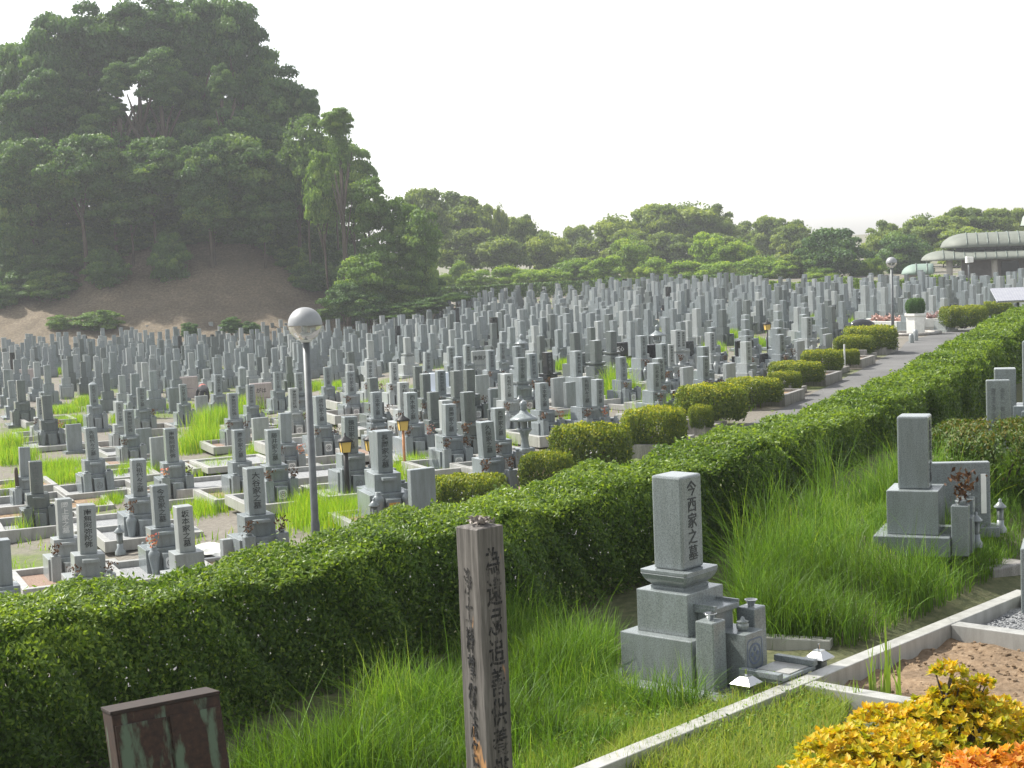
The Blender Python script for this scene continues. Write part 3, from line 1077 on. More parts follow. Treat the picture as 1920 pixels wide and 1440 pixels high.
# ---------------------------------------------------------------- digitised grave positions (photo pixels)
Z1 = """60,292,36 90,295,30 195,258,34 222,265,30 242,268,32 372,248,40 475,262,38 465,288,40 122,332,36 158,318,34 190,310,38 250,350,36 270,310,26 312,288,32 345,282,34 320,350,42 395,315,40 540,275,34 567,242,34 602,243,30 635,275,34 668,283,32 715,290,36 738,222,32 750,252,38 555,355,42 500,415,55d 818,246,32 870,208,36 908,218,34 950,218,30 978,240,32 905,253,38 852,275,42 952,270,36 740,355,46 955,322,50 1045,245,40 1062,205,28 1092,252,42 1133,180,30 1165,180,36b 1190,195,28 1150,248,36 1205,262,36 1215,296,46 1258,272,40 1278,218,30 1338,240,38 1370,272,42 1398,255,42 1447,308,58l 1435,235,28 1465,237,36 1518,172,34 1528,247,34 1582,177,36 1592,258,42 1632,185,38 1642,252,38 1680,200,28 1698,205,32 1735,225,44 1675,268,42 1835,130,34 1892,160,34 1867,200,28 1880,250,42 1800,293,44 1853,297,50 35,388,46 87,390,42b 172,432,52 262,458,56 338,480,60 45,512,56 88,585,50 150,582,72 690,418,44 753,433,42 803,385,55 900,374,42 1097,408,50 1140,360,40 1208,355,48 1172,412,48 1268,362,50 1258,448,66 1040,463,58 1103,515,66 1633,392,54 1708,365,50 1552,425,52 1745,492,62p 770,530,60 878,548,58 962,536,72 1563,543,66 1320,612,62 1018,635,72 675,605,74p 1805,615,66 285,708,60 345,690,82d 858,738,72 930,793,85 665,922,100 1235,928,112 1680,675,85 1720,938,95 160,1065,90"""
Z2 = """165,236,32 142,276,32 150,328,40 122,377,48 70,372,40 200,382,42 230,236,32 292,228,34 280,278,32 292,325,38 328,240,26 360,335,48 252,432,48 14,302,36 350,495,50d 568,320,40 607,318,32 632,238,34l 694,290,42 665,440,52 695,372,46 632,565,62 788,280,40 803,328,48 805,455,50 880,182,36 912,190,28 895,248,38 972,188,34d 1000,262,44 1050,184,38 1100,178,28 1110,192,34 1085,227,44 1152,208,36 928,328,46 935,380,58 1045,353,54 1155,345,44 1200,272,50 1210,367,58 1180,262,30 1220,198,34l 1245,225,38 1280,165,34 1308,198,34 1362,165,30 1362,225,44 1280,258,42 1412,226,32 1450,170,28 1452,232,44 1480,190,36 1518,188,48d 1380,328,48 1525,303,50 1562,250,38 1570,148,32 1605,200,44 1632,132,32 1610,260,46 1580,358,48 1648,306,54 1640,405,58 1680,265,46 1700,178,38 1718,135,32 1765,122,34 1745,205,38 1800,165,40 1822,255,50 1865,175,34 1890,310,50 1890,390,60 1525,420,60 1580,490,62 1345,457,62 1110,530,64 1280,558,58 1340,612,80d 1450,588,66 1563,590,90d 1655,580,82 1812,442,60 930,518,72l 795,543,64 798,598,74 968,640,82d 985,768,82 1175,672,90 1232,748,104 1400,742,84d 1645,742,100b 1492,828,92 20,570,48 78,692,66 268,600,60 435,625,72 385,715,74 568,770,90 325,900,90 1905,610,40 1860,860,90 1795,950,104 785,918,115 1020,1018,130 238,1010,105"""
Z3 = """955,787,100 1048,805,62 650,830,82 395,765,88 120,735,84 40,745,76 485,672,84 583,618,84 898,600,90 1040,545,78d 1148,478,74 895,468,74d 637,493,60d 693,610,70b 475,585,68 355,545,66 280,595,66 107,562,62 42,645,66 120,460,58 75,415,48 145,420,48 30,405,40 40,515,46 290,408,52 360,462,58 422,432,52 210,362,44 165,330,44 225,278,38 262,318,40 490,393,58 598,420,58 645,430,44 438,375,42 385,348,36 425,270,44 375,295,38 705,345,54 775,355,48 768,450,50 825,405,50 735,345,30 645,368,48 572,350,46 575,288,40 610,268,30 685,275,36 745,272,40 790,285,42 880,283,44 840,308,40 905,392,58 930,335,40 915,290,36 955,320,34 1005,432,58 1058,387,62 1120,345,60 1170,382,44 1035,350,44 1035,308,38 1090,305,40 1125,285,42 1220,320,54 1265,318,40 1285,388,60 1350,368,64 1365,490,78 1408,322,50 1445,458,86w 1225,643,74 1455,688,92 1500,652,80 1520,548,84 1570,555,54 1540,360,56 1575,318,44 1615,250,44 1618,470,70 1650,455,60 1655,392,70 1750,305,64 1700,385,40 1760,240,40 1815,640,72 1818,568,80 1865,468,70 1880,430,60 1900,238,40"""
Z4 = """785,388,54d 900,312,38 965,418,54 1180,352,54 1195,392,60 1200,455,60 1190,512,72 1218,558,62 1325,370,44 1345,280,38 1370,340,44 1378,375,50 1390,415,56 1405,435,74 1418,460,66d 1220,320,42 1160,250,40 1275,178,32 1300,265,30 1330,200,36 1370,175,28 1432,255,38 1485,292,42 1545,320,44 1570,362,44 1590,255,34 1632,280,46 1745,240,34 1820,240,36 1870,290,46 975,610,70 975,568,70 972,525,60 968,468,56 958,320,52 1050,320,48 1045,262,44 750,312,46"""
Z7 = """760,840,46 820,800,46 715,785,36 945,685,36 935,760,26l 980,850,36 1020,862,44 1010,740,36 1065,755,36 1108,750,28 1165,675,36 1095,830,46 1218,835,38 1200,780,34 1225,680,26 1250,765,36 1300,780,34 1305,855,50l 1340,755,34 1375,680,28 1425,670,32 1435,715,40 1465,800,40 1480,730,34 1525,755,34 1530,665,30 1580,825,40 1580,735,40 1600,670,34 1620,770,42 1640,690,30 1670,745,60 1705,668,34 1750,688,24 1685,795,36 1810,680,30 1805,750,36 1900,695,36"""
NEAR = [  # px, py, w, tone, inscription, crest, flowers(left,right), style, label
    (119, 933, 30, 'light', '岡上家之墓', 'w', (1, 0), 0, 'white lettered tombstone just left of the tall buddha-prayer stone', dict(wtxt=True)),
    (158, 944, 43, 'light', '南無阿弥陀佛', None, (1, 1), 0, 'pale tombstone with six-character prayer, nearest the hedge at left', {}),
    (349, 946, 39, 'light', '坂本家之墓', None, (0, 0), 0, 'short pale tombstone with bold black lettering beside a plastic sheet', dict(extras=False)),
    (303, 907, 36, 'mid', '今宮家之墓', 'w', (2, 0), 1, 'grey tombstone with red flowers, left of the bold-lettered pale stone', {}),
    (479, 874, 42, 'mid', '大谷家之墓', 'p', (1, 1), 0, 'tall grey tombstone with clear lettering, nearest left of the lamp post', {}),
    (258, 859, 32, 'mid', '先祖代々之墓', 'p', (1, 0), 1, 'slender grey tombstone directly behind the red-flowered one', {}),
    (66, 863, 27, 'dark', '先祖代々之墓', 'p', (0, 0), 0, 'dark-based tombstone near the left edge beside a thin post', {}),
    (43, 837, 24, 'mid', None, None, (0, 0), 0, 'plain tombstone hidden behind the dark-based one at the left edge', {}),
    (174, 800, 28, 'mid', '先祖代々之墓', 'p', (0, 0), 0, 'broad grey tombstone with a round crest, above the pale prayer stone', {}),
    (322, 801, 30, 'mid', '南無阿弥陀佛', None, (2, 1), 0, 'tombstone with purple and dried flowers, midway between left edge and lamp', {}),
    (448, 804, 27, 'mid', '岡本家之墓', None, (0, 0), 0, 'plain-based grey tombstone left of a pair near the lamp post', {}),
    (513, 803, 31, 'mid', '藤井家之墓', 'w', (1, 1), 0, 'tombstone with dried sprigs both sides, second left of the lamp post', {}),
    (655, 779, 33, 'mid', '徳田家之墓', 'p', (0, 0), 0, 'tombstone flanked by two yellow lanterns right of the lamp post', {}),
    (718, 805, 38, 'mid', '長岡家之墓', 'g', (0, 0), 1, 'tombstone with gold square crest panel right of the lamp post', {}),
    (842, 756, 27, 'mid', '高岡家之墓', 'w', (1, 1), 0, 'tombstone on bright wide base with blue letters below its shaft', {}),
    (919, 788, 31, 'mid', '久保家之墓', 'w', (1, 1), 0, 'tombstone with white crest panel nearest the low greyish azalea', {}),
    (3, 1010, 24, 'mid', None, None, (0, 0), 0, 'grey tombstone cut off by the left edge just behind the hedge', {}),
    (880, 733, 26, 'dark', '村田家之墓', None, (1, 0), 0, 'dark tombstone between the lantern statue and the blue-lettered base', {}),
    (936, 763, 25, 'mid', '西岡家之墓', None, (1, 0), 0, 'lettered tombstone just behind the one nearest the greyish azalea', {}),
    (772, 734, 27, 'mid', '西木家之墓', None, (1, 2), 0, 'tombstone beside the wooden-post yellow lantern', {}),
    (602, 741, 25, 'mid', '成谷家之墓', 'w', (1, 1), 0, 'tombstone with pale round crest immediately right of the lamp post', {}),
    (534, 773, 25, 'mid', None, 'w', (1, 2), 0, 'tombstone with yellow flowers immediately left of the lamp post', {}),
]


def parse(s, sx, ox, oy):
    out = []
    for it in s.split():
        a = it.split(',')
        t = 'm'
        if a[2][-1] in 'dblpw': t = a[2][-1]; a[2] = a[2][:-1]
        out.append((ox + float(a[0]) / sx, oy + float(a[1]) / sx, float(a[2]) / sx, t))
    return out


def place(px, py, w, h=1.65):
    z = h
    p = PG(px, py, z)
    pred = .355 * FPX / math.hypot(p[0], p[1])
    s = min(1.10, max(.88, (w / pred) ** .5))
    if p[1] > 60: s = min(1.05, max(.92, s))
    return GP(PG(px, py, h * s)), s


def yawof(p, px):
    h = 157 - 16 * min(1, max(0, (px - 850) / 350)) + random.gauss(0, 1.2)      # heading of the front normal
    # local -Y -> heading h ; heading 180 is yaw 0
    return R(180 - h)


taken = []
allp = []
for n in NEAR:
    p, s = place(n[0], n[1], n[2])
    taken.append(p)
    allp.append(dict(p=p, s=s, px=n[0], near=n))
for src in (parse(Z1, 3.84, 0, 560), parse(Z2, 3.84, 450, 540), parse(Z3, 3.84, 850, 500), parse(Z4, 3.84, 1150, 480), parse(Z7, 4.085, 1450, 350)):
    for px, py, w, t in src:
        p, s = place(px, py, w)
        q = [np.linalg.norm((p - o)[:2]) for o in taken]
        dpx = [math.hypot(a['px'] - px, proj(a['p'] + [0, 0, 1.65 * a['s']])[1] - py) for a in allp]
        if min(dpx) < 2.2 or min(q) < .42: continue
        taken.append(p)
        allp.append(dict(p=p, s=s, px=px, near=None, t=t))
print('digitised graves', len(allp))
TAK = np.array(taken)
for a in allp: a['d'] = float(np.hypot(*a['p'][:2]))
others = sorted([a for a in allp if not a['near']], key=lambda a: a['d'])
NIND = 285 - len(NEAR)
indiv = others[:NIND]
rest = others[NIND:]
# rows for wording: bands of distance
indiv_sorted = sorted(indiv, key=lambda a: a['d'])
bands = [indiv_sorted[k:k + 14] for k in range(0, len(indiv_sorted), 14)]
tone_of = {'m': 'mid', 'd': 'dark', 'b': 'black', 'l': 'light', 'p': 'mid', 'w': 'mid'}
tone_w = {'mid': 'grey', 'dark': 'dark grey', 'black': 'black', 'light': 'pale'}
for bi, band in enumerate(bands):
    band.sort(key=lambda a: a['px'])
    for k, a in enumerate(band):
        r = random.Random(int(a['px'] * 7 + a['d'] * 13))
        tone = tone_of[a['t']]
        if a['t'] == 'm': tone = r.choice(['mid'] * 8 + ['light'] * 2 + ['dark'])
        crest = r.choice(['w', 'w', 'p', None]) if a['d'] < 60 else None
        insc = r.choice(['先祖代々之墓', '南無阿弥陀佛', '山本家之墓', '田中家之墓', '中村家之墓', '先祖代々之墓']) if a['d'] < 62 else None
        fl = (r.choice([0, 1, 1]), r.choice([0, 1])) if a['d'] < 58 else (0, 0)
        w = 'leftmost' if k == 0 else ('rightmost' if k == len(band) - 1 else ordw(k + 1) + ' from left')
        size = 'tall ' if a['s'] > 1.03 else ('short ' if a['s'] < .93 else '')
        ex = ' with white crest' if crest == 'w' else (' with pointed top' if a['t'] == 'p' else '')
        short = '%s in %s grave row behind hedge' % (w, ordw(bi + 3))
        lab = '%s%s tombstone%s, %s' % (size, tone_w[tone], ex, short)
        full = a['d'] < 72
        root = tomb(a['p'], yawof(a['p'], a['px']), a['s'], tone, insc, lab, full, r.choice([0, 0, 1]), crest, point=a['t'] == 'p', lotus=r.random() < .12, extras=a['d'] < 66)
        a['root'] = root
        a['short'] = short
        if full:
            for sd_, f in zip((-1, 1), fl):
                if f: put_flowers(root, sd_, r.random() < .1, 'sprigs in %s vase of tombstone %s' % ('left' if sd_ < 0 else 'right', short))
for a in allp:
    if not a['near']: continue
    px, py, w, tone, insc, crest, fl, style, lab, kw = a['near']
    yaw = yawof(a['p'], px)
    root = tomb(a['p'], yaw, a['s'], tone, insc, lab, True, style, crest, **kw)
    a['root'] = root
    short = lab.split(',')[0]
    a['short'] = short
    for sd_, f in zip((-1, 1), fl):
        if f: put_flowers(root, sd_, f == 2, '%s in %s vase of %s' % ('bright flowers' if f == 2 else 'dried sprigs', 'left' if sd_ < 0 else 'right', short), style)
    if px == 158:
        mobj('family_name', textmesh('山口家', .15, INK, 1.0), root, (0, -.235 + .001, .3))
    if px == 842:
        ud = [c for c in root.children if c.name.startswith('upper_dais')][0]
        mobj('family_name', textmesh('高岡', .12, CREST_B, 1.0), ud, (0, -.222, .17))

# ---------------------------------------------------------------- remaining far graves: one mesh
def far_graves():
    unit = []
    for (c, d) in (((0, 0, .3), (.66, .66, .6)), ((0, 0, .72), (.43, .43, .34)), ((0, 0, 1.27), (.27, .27, .78)), ((0, -.42, .3), (.5, .16, .4))):
        x, y, z = c
        a, b, e = d[0] / 2, d[1] / 2, d[2] / 2
        unit += [[x + i * a, y + j * b, z + k * e] for i in (-1, 1) for j in (-1, 1) for k in (-1, 1)]
    U = np.array(unit)
    bf = np.array([[0, 1, 3, 2], [4, 6, 7, 5], [0, 4, 5, 1], [2, 3, 7, 6], [1, 5, 7, 3], [0, 2, 6, 4]])
    UF = np.vstack([bf + 8 * k for k in range(4)])
    Vs, Fs, Ms = [], [], []
    n = 0
    pts = [(a['p'][0], a['p'][1], a['s'], yawof(a['p'], a['px'])) for a in rest]
    tk = [t[:2] for t in taken]
    # rows
    e = np.array([math.sin(R(62)), math.cos(R(62))])
    f = np.array([-e[1], e[0]])
    for i in range(-90, 140):
        for j in range(-20, 110):
            p = np.array([0, 60.0]) + e * (i * 1.32 + random.gauss(0, .07)) + f * (j * 2.35 + random.gauss(0, .12))
            x, y = p
            px, py = proj([x, y, ground_z(x, y)])
            if not (-40 < px < 1960): continue
            if y < 74 or y > 151: continue
            if px < 800 and y > 118 + (px / 800) * 3: continue
            if px < 860 and mound_z(x, y) > ground_z(x, y) - .03: continue
            if y > np.interp(px, [800, 1300, 1500, 1920], [151, 140, 119, 113]): continue
            if px > 1590 and y < 82: continue
            if px > 1740 and y < 92: continue
            edge_x = np.interp(y, corners[:, 1], corners[:, 0])
            if y < 66 and x > edge_x - 1: continue
            if random.random() < (.17 if y > 100 else .33): continue
            if min((x - q[0]) ** 2 + (y - q[1]) ** 2 for q in tk) < (1.0 if y < 100 else .8): continue
            if j % 6 == 0: continue
            pts.append((x, y, random.gauss(1, .055), yawof(p, px)))
    for x, y, s, yaw in pts:
        h = np.array([s * random.uniform(.85, 1.12), s * random.uniform(.9, 1.1), s * random.uniform(.86, 1.12)])
        c, sn = math.cos(yaw), math.sin(yaw)
        Q = U * h
        Q = np.c_[Q[:, 0] * c - Q[:, 1] * sn + x, Q[:, 0] * sn + Q[:, 1] * c + y, Q[:, 2] * (.62 if random.random() < .08 else 1) + float(ground_z(x, y))]
        Vs.append(Q)
        Fs.append(UF + n)
        Ms += [random.choice([0, 0, 0, 0, 1, 1, 2])] * len(UF) if random.random() > .012 else [3] * len(UF)
        n += len(U)
    print('stuff graves', len(pts))
    mobj('distant_gravestones', npmesh('distant_gravestones', np.vstack(Vs), np.vstack(Fs), [G_MID, G_LIGHT, G_DARK, G_BLACK], midx=Ms), kind='stuff',
         label='hundreds of small grey gravestones in the farthest rows', cat='gravestones')


far_graves()

# ---------------------------------------------------------------- slabs, lanterns and odd pieces among the graves
SL = [(137, 795, 16, 'mid', 'slab', .9, 'short grey memorial slab behind the broad crested tomb at left'), (268, 803, 14, 'mid', 'slab', .9, 'short slab beside the slender tombstones left of centre grass'),
      (297, 819, 20, 'light', 'slab', .95, 'pale memorial slab left of the tomb with purple flowers'), (487, 783, 17, 'light', 'slab', .9, 'pale slab in the tall grass left of the lamp post'),
      (377, 742, 14, 'light', 'slab', .9, 'rounded pale stone post in front of the bending person'), (326, 727, 13, 'mid', 'slab', 1.0, 'small slab left of the bending person'),
      (789, 878, 30, 'mid', 'slab', 1.15, 'tall plain grey slab right of the gold-crested tomb'), (930, 728, 20, 'mid', 'slab', 1.0, 'grey slab above the white crest panels near the middle'),
      (1046, 708, 20, 'light', 'slab', 1.0, 'pale slab behind the stone lantern'), (902, 703, 19, 'light', 'slab', 1.0, 'pale upright slab right of the shiny blue-white slab'),
      (1070, 716, 16, 'mid', 'slab', .9, 'low grey slab left of the twin tall tombstones'), (1207, 664, 15, 'light', 'slab', 1.0, 'bright slab beside the small conical roofed lantern'),
      (1287, 688, 23, 'light', 'slab', 1.1, 'tall pale slab behind the azalea beds with shadowed edge'), (1367, 681, 25, 'light', 'slab', 1.1, 'wide pale slab right of the twin dark slabs'),
      (1499, 639, 21, 'light', 'slab', 1.0, 'pale slab beside the distant yellow lantern'), (1551, 626, 26, 'light', 'slab', 1.0, 'outermost pale slab before the round azaleas'), (1545, 615, 19, 'mid', 'slab', 1.0, 'grey slab behind the outermost pale slab'),
      (440, 1008, 22, 'light', 'slab', .55, 'low pale block left of the tall tomb near the lamp post')]
for px, py, w, tone, kd, h, l in SL:
    p = PG(px, py, h)
    k = h / .92
    mobj('memorial_slab', KIT[tone]['slab'], None, GP(p), yawof(p, px) + R(8), (1.1, 1.4, k), label=l, cat='memorial slab', group='upright memorial slabs')
WD = [(488, 718, 'pink', 1.0, 'wide pinkish slab with brushed writing left of the lamp post', 'がは'), (50, 692, 'pink', .95, 'wide pinkish slab standing near the left edge', None),
      (352, 706, 'pink', .95, 'wide pinkish slab behind the bending person', None), (903, 657, 'light', 1.0, 'wide grey slab with a line of writing, centre of the field', '南無大師'),
      (1160, 642, 'black', .95, 'dark brown polished slab with two pale signs', '愛心'), (1215, 646, 'black', .95, 'black polished wide slab right of the brown one', None),
      (1283, 640, 'black', 1.0, 'tall black slab beside the stacked column of stones', None), (1395, 637, 'black', 1.0, 'black slab left of the bright column of stones', None),
      (1556, 572, 'black', .95, 'small black slab with pale writing below the dark round tree', '西村家'), (1443, 661, 'black', .75, 'low black cabinet-like stone between the columns', None), (860, 580, 'light', .9, 'wide white slab far off near the mound', None)]
for px, py, tone, h, l, tx in WD:
    p = PG(px, py, h)
    yw = yawof(p, px)
    if tx:
        root = empty('wide_gravestone', GP(p), yw, label=l, cat='gravestone', group='wide slab gravestones')
        mobj('slab', KIT[tone]['wide'], root, (0, 0, 0), 0, (1, 1, h / .93))
        mobj('inscription', textmesh(tx, .2, INK if tone != 'black' else CREST_W, 1), root, (0, -.0825, .68 * h / .93))
    else:
        mobj('wide_gravestone', KIT[tone]['wide'], None, GP(p), yw, (1, 1, h / .93), label=l, cat='gravestone', group='wide slab gravestones')
POLSKY = plain('polished_sky_tint', (.70, .76, .85), .12)  # pale slab; the sky's reflection is put into its bluish base colour
mb = MB(); mb.box((0, 0, .15), (.9, .6, .3), bev=.01); mb.box((0, 0, .62), (.62, .22, .64), bev=.03)
p = PZ(822, 692, .94)
tag(mobj('wide_gravestone', mb.mesh('wide_gravestone', POLSKY), None, GP(p), R(10)), 'shiny polished slab tinted with blue-white sky reflection in the middle of the field', 'gravestone')
mb = MB(); mb.lathe([(.9, 0), (.95, .25), (.8, .5), (.45, .66), (0, .72)], (0, 0, 0), 14)
p = PZ(1615, 597, .7)
tag(mobj('rounded_boulder', mb.mesh('rounded_boulder', G_BLACK), None, GP(p) + [0, 0, -.02], 0, (.75, .5, 1)), 'dark rounded boulder behind the last large azalea', 'boulder')


def toro(px, py, h, label, mat=G_MID):
    """stone lantern"""
    p = PG(px, py, h)
    root = empty('stone_lantern', GP(p), yawof(p, px), h / 1.5, label=label, cat='stone lantern')
    mb = MB(); mb.box((0, 0, .15), (.5, .5, .3), bev=.02); mb.box((0, 0, .36), (.34, .34, .12), bev=.02)
    mobj('base', mb.mesh('base', mat), root)
    mb = MB(); mb.lathe([(.11, .42), (.09, .5), (.08, .62), (.1, .74), (.17, .82), (.17, .86), (0, .86)], (0, 0, 0), 12)
    mobj('stem', mb.mesh('stem', mat), root)
    mb = MB()
    for sx in (-1, 1):
        for sy in (-1, 1): mb.box((sx * .09, sy * .09, .95), (.05, .05, .18))
    mb.box((0, 0, .945), (.1, .1, .17))
    mobj('light_box', mb.mesh('light_box', mat), root)
    mb = MB(); mb.lathe([(0, 1.03), (.34, 1.03), (.36, 1.07), (.25, 1.12), (.13, 1.2), (.08, 1.26), (.0, 1.26)], (0, 0, 0), 6)
    mobj('roof', mb.mesh('roof', mat), root)
    mb = MB(); mb.lathe([(.05, 1.255), (.09, 1.3), (.07, 1.34), (.09, 1.38), (.08, 1.44), (0, 1.5)], (0, 0, 0), 12)
    mobj('finial', mb.mesh('finial', mat), root)
    return root


toro(981, 749, 1.45, 'ornate stone lantern with flared roof and ball finial left of the largest azalea')
toro(977, 626, 1.35, 'stone lantern with flared roof far back in the middle of the graves')
toro(659, 589, 1.6, 'light topped stone lantern at the foot of the mound')
toro(1612, 546, 1.4, 'distant stone lantern left of the far lamp post')
toro(1171, 680, 1.0, 'squat lantern with pale conical roof beside tall grass', G_LIGHT)
toro(1449, 695, .75, 'tiny stone lantern beside a small azalea bed', G_DARK)
toro(1232, 608, 1.5, 'round-topped pagoda stone behind the stone columns')


def small_lantern(loc, label, h=.55, yaw=0, mat=G_MID):
    root = empty('grave_lantern', loc, yaw, h / .55, label=label, cat='grave lantern', group='small cylindrical grave lanterns')
    mb = MB(); mb.lathe([(.10, 0), (.10, .06), (.06, .12), (.055, .2), (0, .2)], (0, 0, 0), 12); mobj('foot', mb.mesh('foot', mat), root)
    mb = MB(); mb.lathe([(.05, .2), (.05, .4), (0, .4)], (0, 0, 0), 10)
    for k in range(4): mb.box((.05 * math.cos(k * 1.57), .05 * math.sin(k * 1.57), .3), (.012, .012, .2))
    mobj('light_chamber', mb.mesh('light_chamber', G_DARK), root)
    mb = MB(); mb.lathe([(0, .4), (.10, .4), (.10, .42), (.04, .48), (.02, .5), (.03, .53), (0, .55)], (0, 0, 0), 12); mobj('cap', mb.mesh('cap', mat), root)


for px, py, h, l in [(701, 935, .55, 'small lantern in front of the gold-crested tomb, half hidden by the hedge'), (812, 922, .6, 'dark small lantern beside the flat azalea behind the hedge'),
                     (223, 985, .55, 'small round lantern on the kerb right of the prayer stone'), (268, 1018, .5, 'pale small lantern left of the red-flowered tomb'), (470, 1013, .4, 'small lantern left of the crest of the lettered tall tomb'), (527, 1005, .45, 'small lantern just left of the lamp post foot')]:
    p = PG(px, py, h)
    small_lantern(GP(p) + [0, 0, .02], l, h)


def yellow_lantern(loc, label, posth, postmat, thick=.03):
    root = empty('garden_lantern', loc, R(20), label=label, cat='lantern')
    mb = MB(); mb.tube([(0, 0, 0), (0, 0, posth)], thick, 8); mobj('post', mb.mesh('post', postmat), root)
    mb = MB(); mb.box((0, 0, posth + .11), (.16, .16, .2), taper=1.25); mobj('glass_box', mb.mesh('glass_box', YEL), root)
    mb = MB()
    for sx in (-1, 1):
        for sy in (-1, 1): mb.tube([(sx * .08, sy * .08, posth), (sx * .104, sy * .104, posth + .215)], .008, 5)
    mobj('frame', mb.mesh('frame', DKMETAL), root)
    mb = MB(); mb.lathe([(0, 0), (.19, 0), (.16, .04), (.05, .1), (.02, .12), (.02, .17), (0, .18)], (0, 0, posth + .212), 4, Matrix.Rotation(R(45), 4, 'Z')); mobj('lantern_roof', mb.mesh('lantern_roof', DKMETAL), root)


near_tok = [a for a in allp if a['near'] and a['px'] == 655][0]
for sx, w in ((-1, 'left'), (1, 'right')):
    l = Vector((sx * .26, -.5, 0)); l.rotate(near_tok['root'].rotation_euler)
    yellow_lantern(near_tok['root'].location + l, 'yellow glass lantern on dark post at the %s of its tomb' % w, .95, DKMETAL, .05)
p = PZ(755, 787, 1.15)
yellow_lantern(GP(p), 'yellow lantern with pale roof on an orange wooden post', .95, WOODO)
p = PZ(1438, 602, 1.5)
yellow_lantern(GP(p), 'distant yellow lantern on thin post between stone columns', 1.2, DKMETAL)
# posts
mb = MB(); mb.tube([(0, 0, 0), (0, 0, .96), (0, 0, 1.05)], [.045, .045, .03], 10)
p = PZ(25, 803, 1.05)
tag(mobj('round_post', mb.mesh('round_post', BARK), None, GP(p)), 'round dark brown post standing near the left edge', 'post')
mb = MB(); mb.box((0, 0, .45), (.05, .05, .9), bev=.005); ST = mb.mesh('white_stake', WHITEP)
p = PZ(1583, 645, .9); mobj('white_stake', ST, None, GP(p), label='thin white stake beside the road beds', cat='stake')
p = PZ(1536, 648, .5); mobj('white_stake', ST, None, GP(p), 0, (1, 1, .6), label='short white stake left of the pale slabs', cat='stake')

# plot kerbs for the nearest graves
KV = {}
for gn, gm in (('grey', GRAVEL), ('red', GRAVELR), ('soil', SOIL)):
    mb = MB(); mb.box((0, 0, .05), (1.55, 1.6, .1)); KV[gn] = mb.mesh('gravel_bed', gm)
KFR = []
for w, d, h in ((1.8, 1.85, .2), (1.8, 1.85, .26), (1.8, 1.85, .15)):
    mb = MB(); frame_kerb(mb, w, d, h, .13); KFR.append(mb.mesh('kerb', KERB))
kc = 0
for a in sorted(allp, key=lambda a: a['d']):
    if a['d'] > 58 or 'root' not in a or kc >= 90: continue
    r = random.Random(int(a['px']))
    yaw = a['root'].rotation_euler.z
    off = Vector((0, -.28, 0)); off.rotate(a['root'].rotation_euler)
    q = a['p'][:2] + np.array(off[:2])
    if any(np.linalg.norm(q - o) < 1.0 for o in KV.get('_', [])): continue
    KV.setdefault('_', []).append(q)
    g = r.choice(['grey', 'grey', 'red', 'soil'])
    rt_ = empty('plot_kerb', (q[0], q[1], float(ground_z(q[0], q[1])) + .002 + (kc % 12) * .0035), yaw, label='low granite kerb round the plot of %s' % (a['short'] if a['near'] else 'tomb ' + a['short']), cat='kerb', group='granite plot kerbs round the graves')
    mobj('kerb', r.choice(KFR), rt_)
    mobj('gravel_bed', KV[g], rt_)
    kc += 1
empt = [(40, 985), (215, 1000), (30, 925), (395, 925), (415, 880), (600, 905), (130, 960), (330, 935), (225, 905), (560, 850), (780, 850), (1010, 900), (440, 880), (90, 800), (250, 860), (700, 860)]
for t, l in lefts([(x, y) for x, y in empt], 'vacant kerbed grave plot among the near tombs, {}'):
    q = GP(PG(t[0], t[1], 0.0))
    if min(np.linalg.norm(q[:2] - a['p'][:2]) for a in allp) < .55: continue
    rt_ = empty('vacant_plot', (q[0], q[1], q[2] + .045 + (int(t[0]) % 9) * .003), yawof(q, t[0]), label=l, cat='grave plot', group='vacant kerbed grave plots')
    mobj('kerb', random.choice(KFR), rt_)
    mobj('gravel_bed', KV[random.choice(['grey', 'soil', 'grey'])], rt_)
# plastic sheet
mb = MB()
gx = 14
vs = [[mb.bm.verts.new((i * .12 - .8, j * .09 - .6, .22 + .05 * math.sin(i * 1.7 + j) * math.cos(j * 2.1) + .03 * random.random())) for i in range(gx)] for j in range(gx)]
for j in range(gx - 1):
    for i in range(gx - 1): mb.bm.faces.new([vs[j][i], vs[j][i + 1], vs[j + 1][i + 1], vs[j + 1][i]])
p = PZ(408, 1000, .25)
tag(mobj('plastic_sheet', mb.mesh('plastic_sheet', WHITEP), None, GP(p), .3), 'crumpled white plastic sheet between two tombs near the hedge', 'sheet')

# ---------------------------------------------------------------- grass
def blades(P, h, w, lean=.35, segs=3, W=None):
    n = len(P)
    h = h * rng.uniform(.55, 1.2, n)
    a = rng.uniform(0, 2 * math.pi, n)
    dv = np.c_[np.cos(a), np.sin(a)]
    le = np.abs(rng.normal(size=n)) * lean * h
    b = rng.uniform(0, 2 * math.pi, n)
    side = np.c_[np.cos(b), np.sin(b), np.zeros(n)]
    lv = []
    for k in range(segs + 1):
        t = k / segs
        c = np.c_[P[:, :2] + dv * (le * t ** 2)[:, None], P[:, 2] + h * (t - .25 * t * t * (le / h))]
        ww = w * (1 - t) ** .7 * .5 + .0004
        lv.append(c - side * ww); lv.append(c + side * ww)
    V = np.stack(lv, 1)
    base = np.arange(n)[:, None] * (2 * (segs + 1))
    F = np.concatenate([base + np.array([[2 * k, 2 * k + 1, 2 * k + 3, 2 * k + 2]]) for k in range(segs)], 1).reshape(-1, 4)
    if W is None: W = np.clip(rng.normal(size=n) * .22 + .5, 0, 1)
    return V.reshape(-1, 3), F, np.repeat(W, segs)


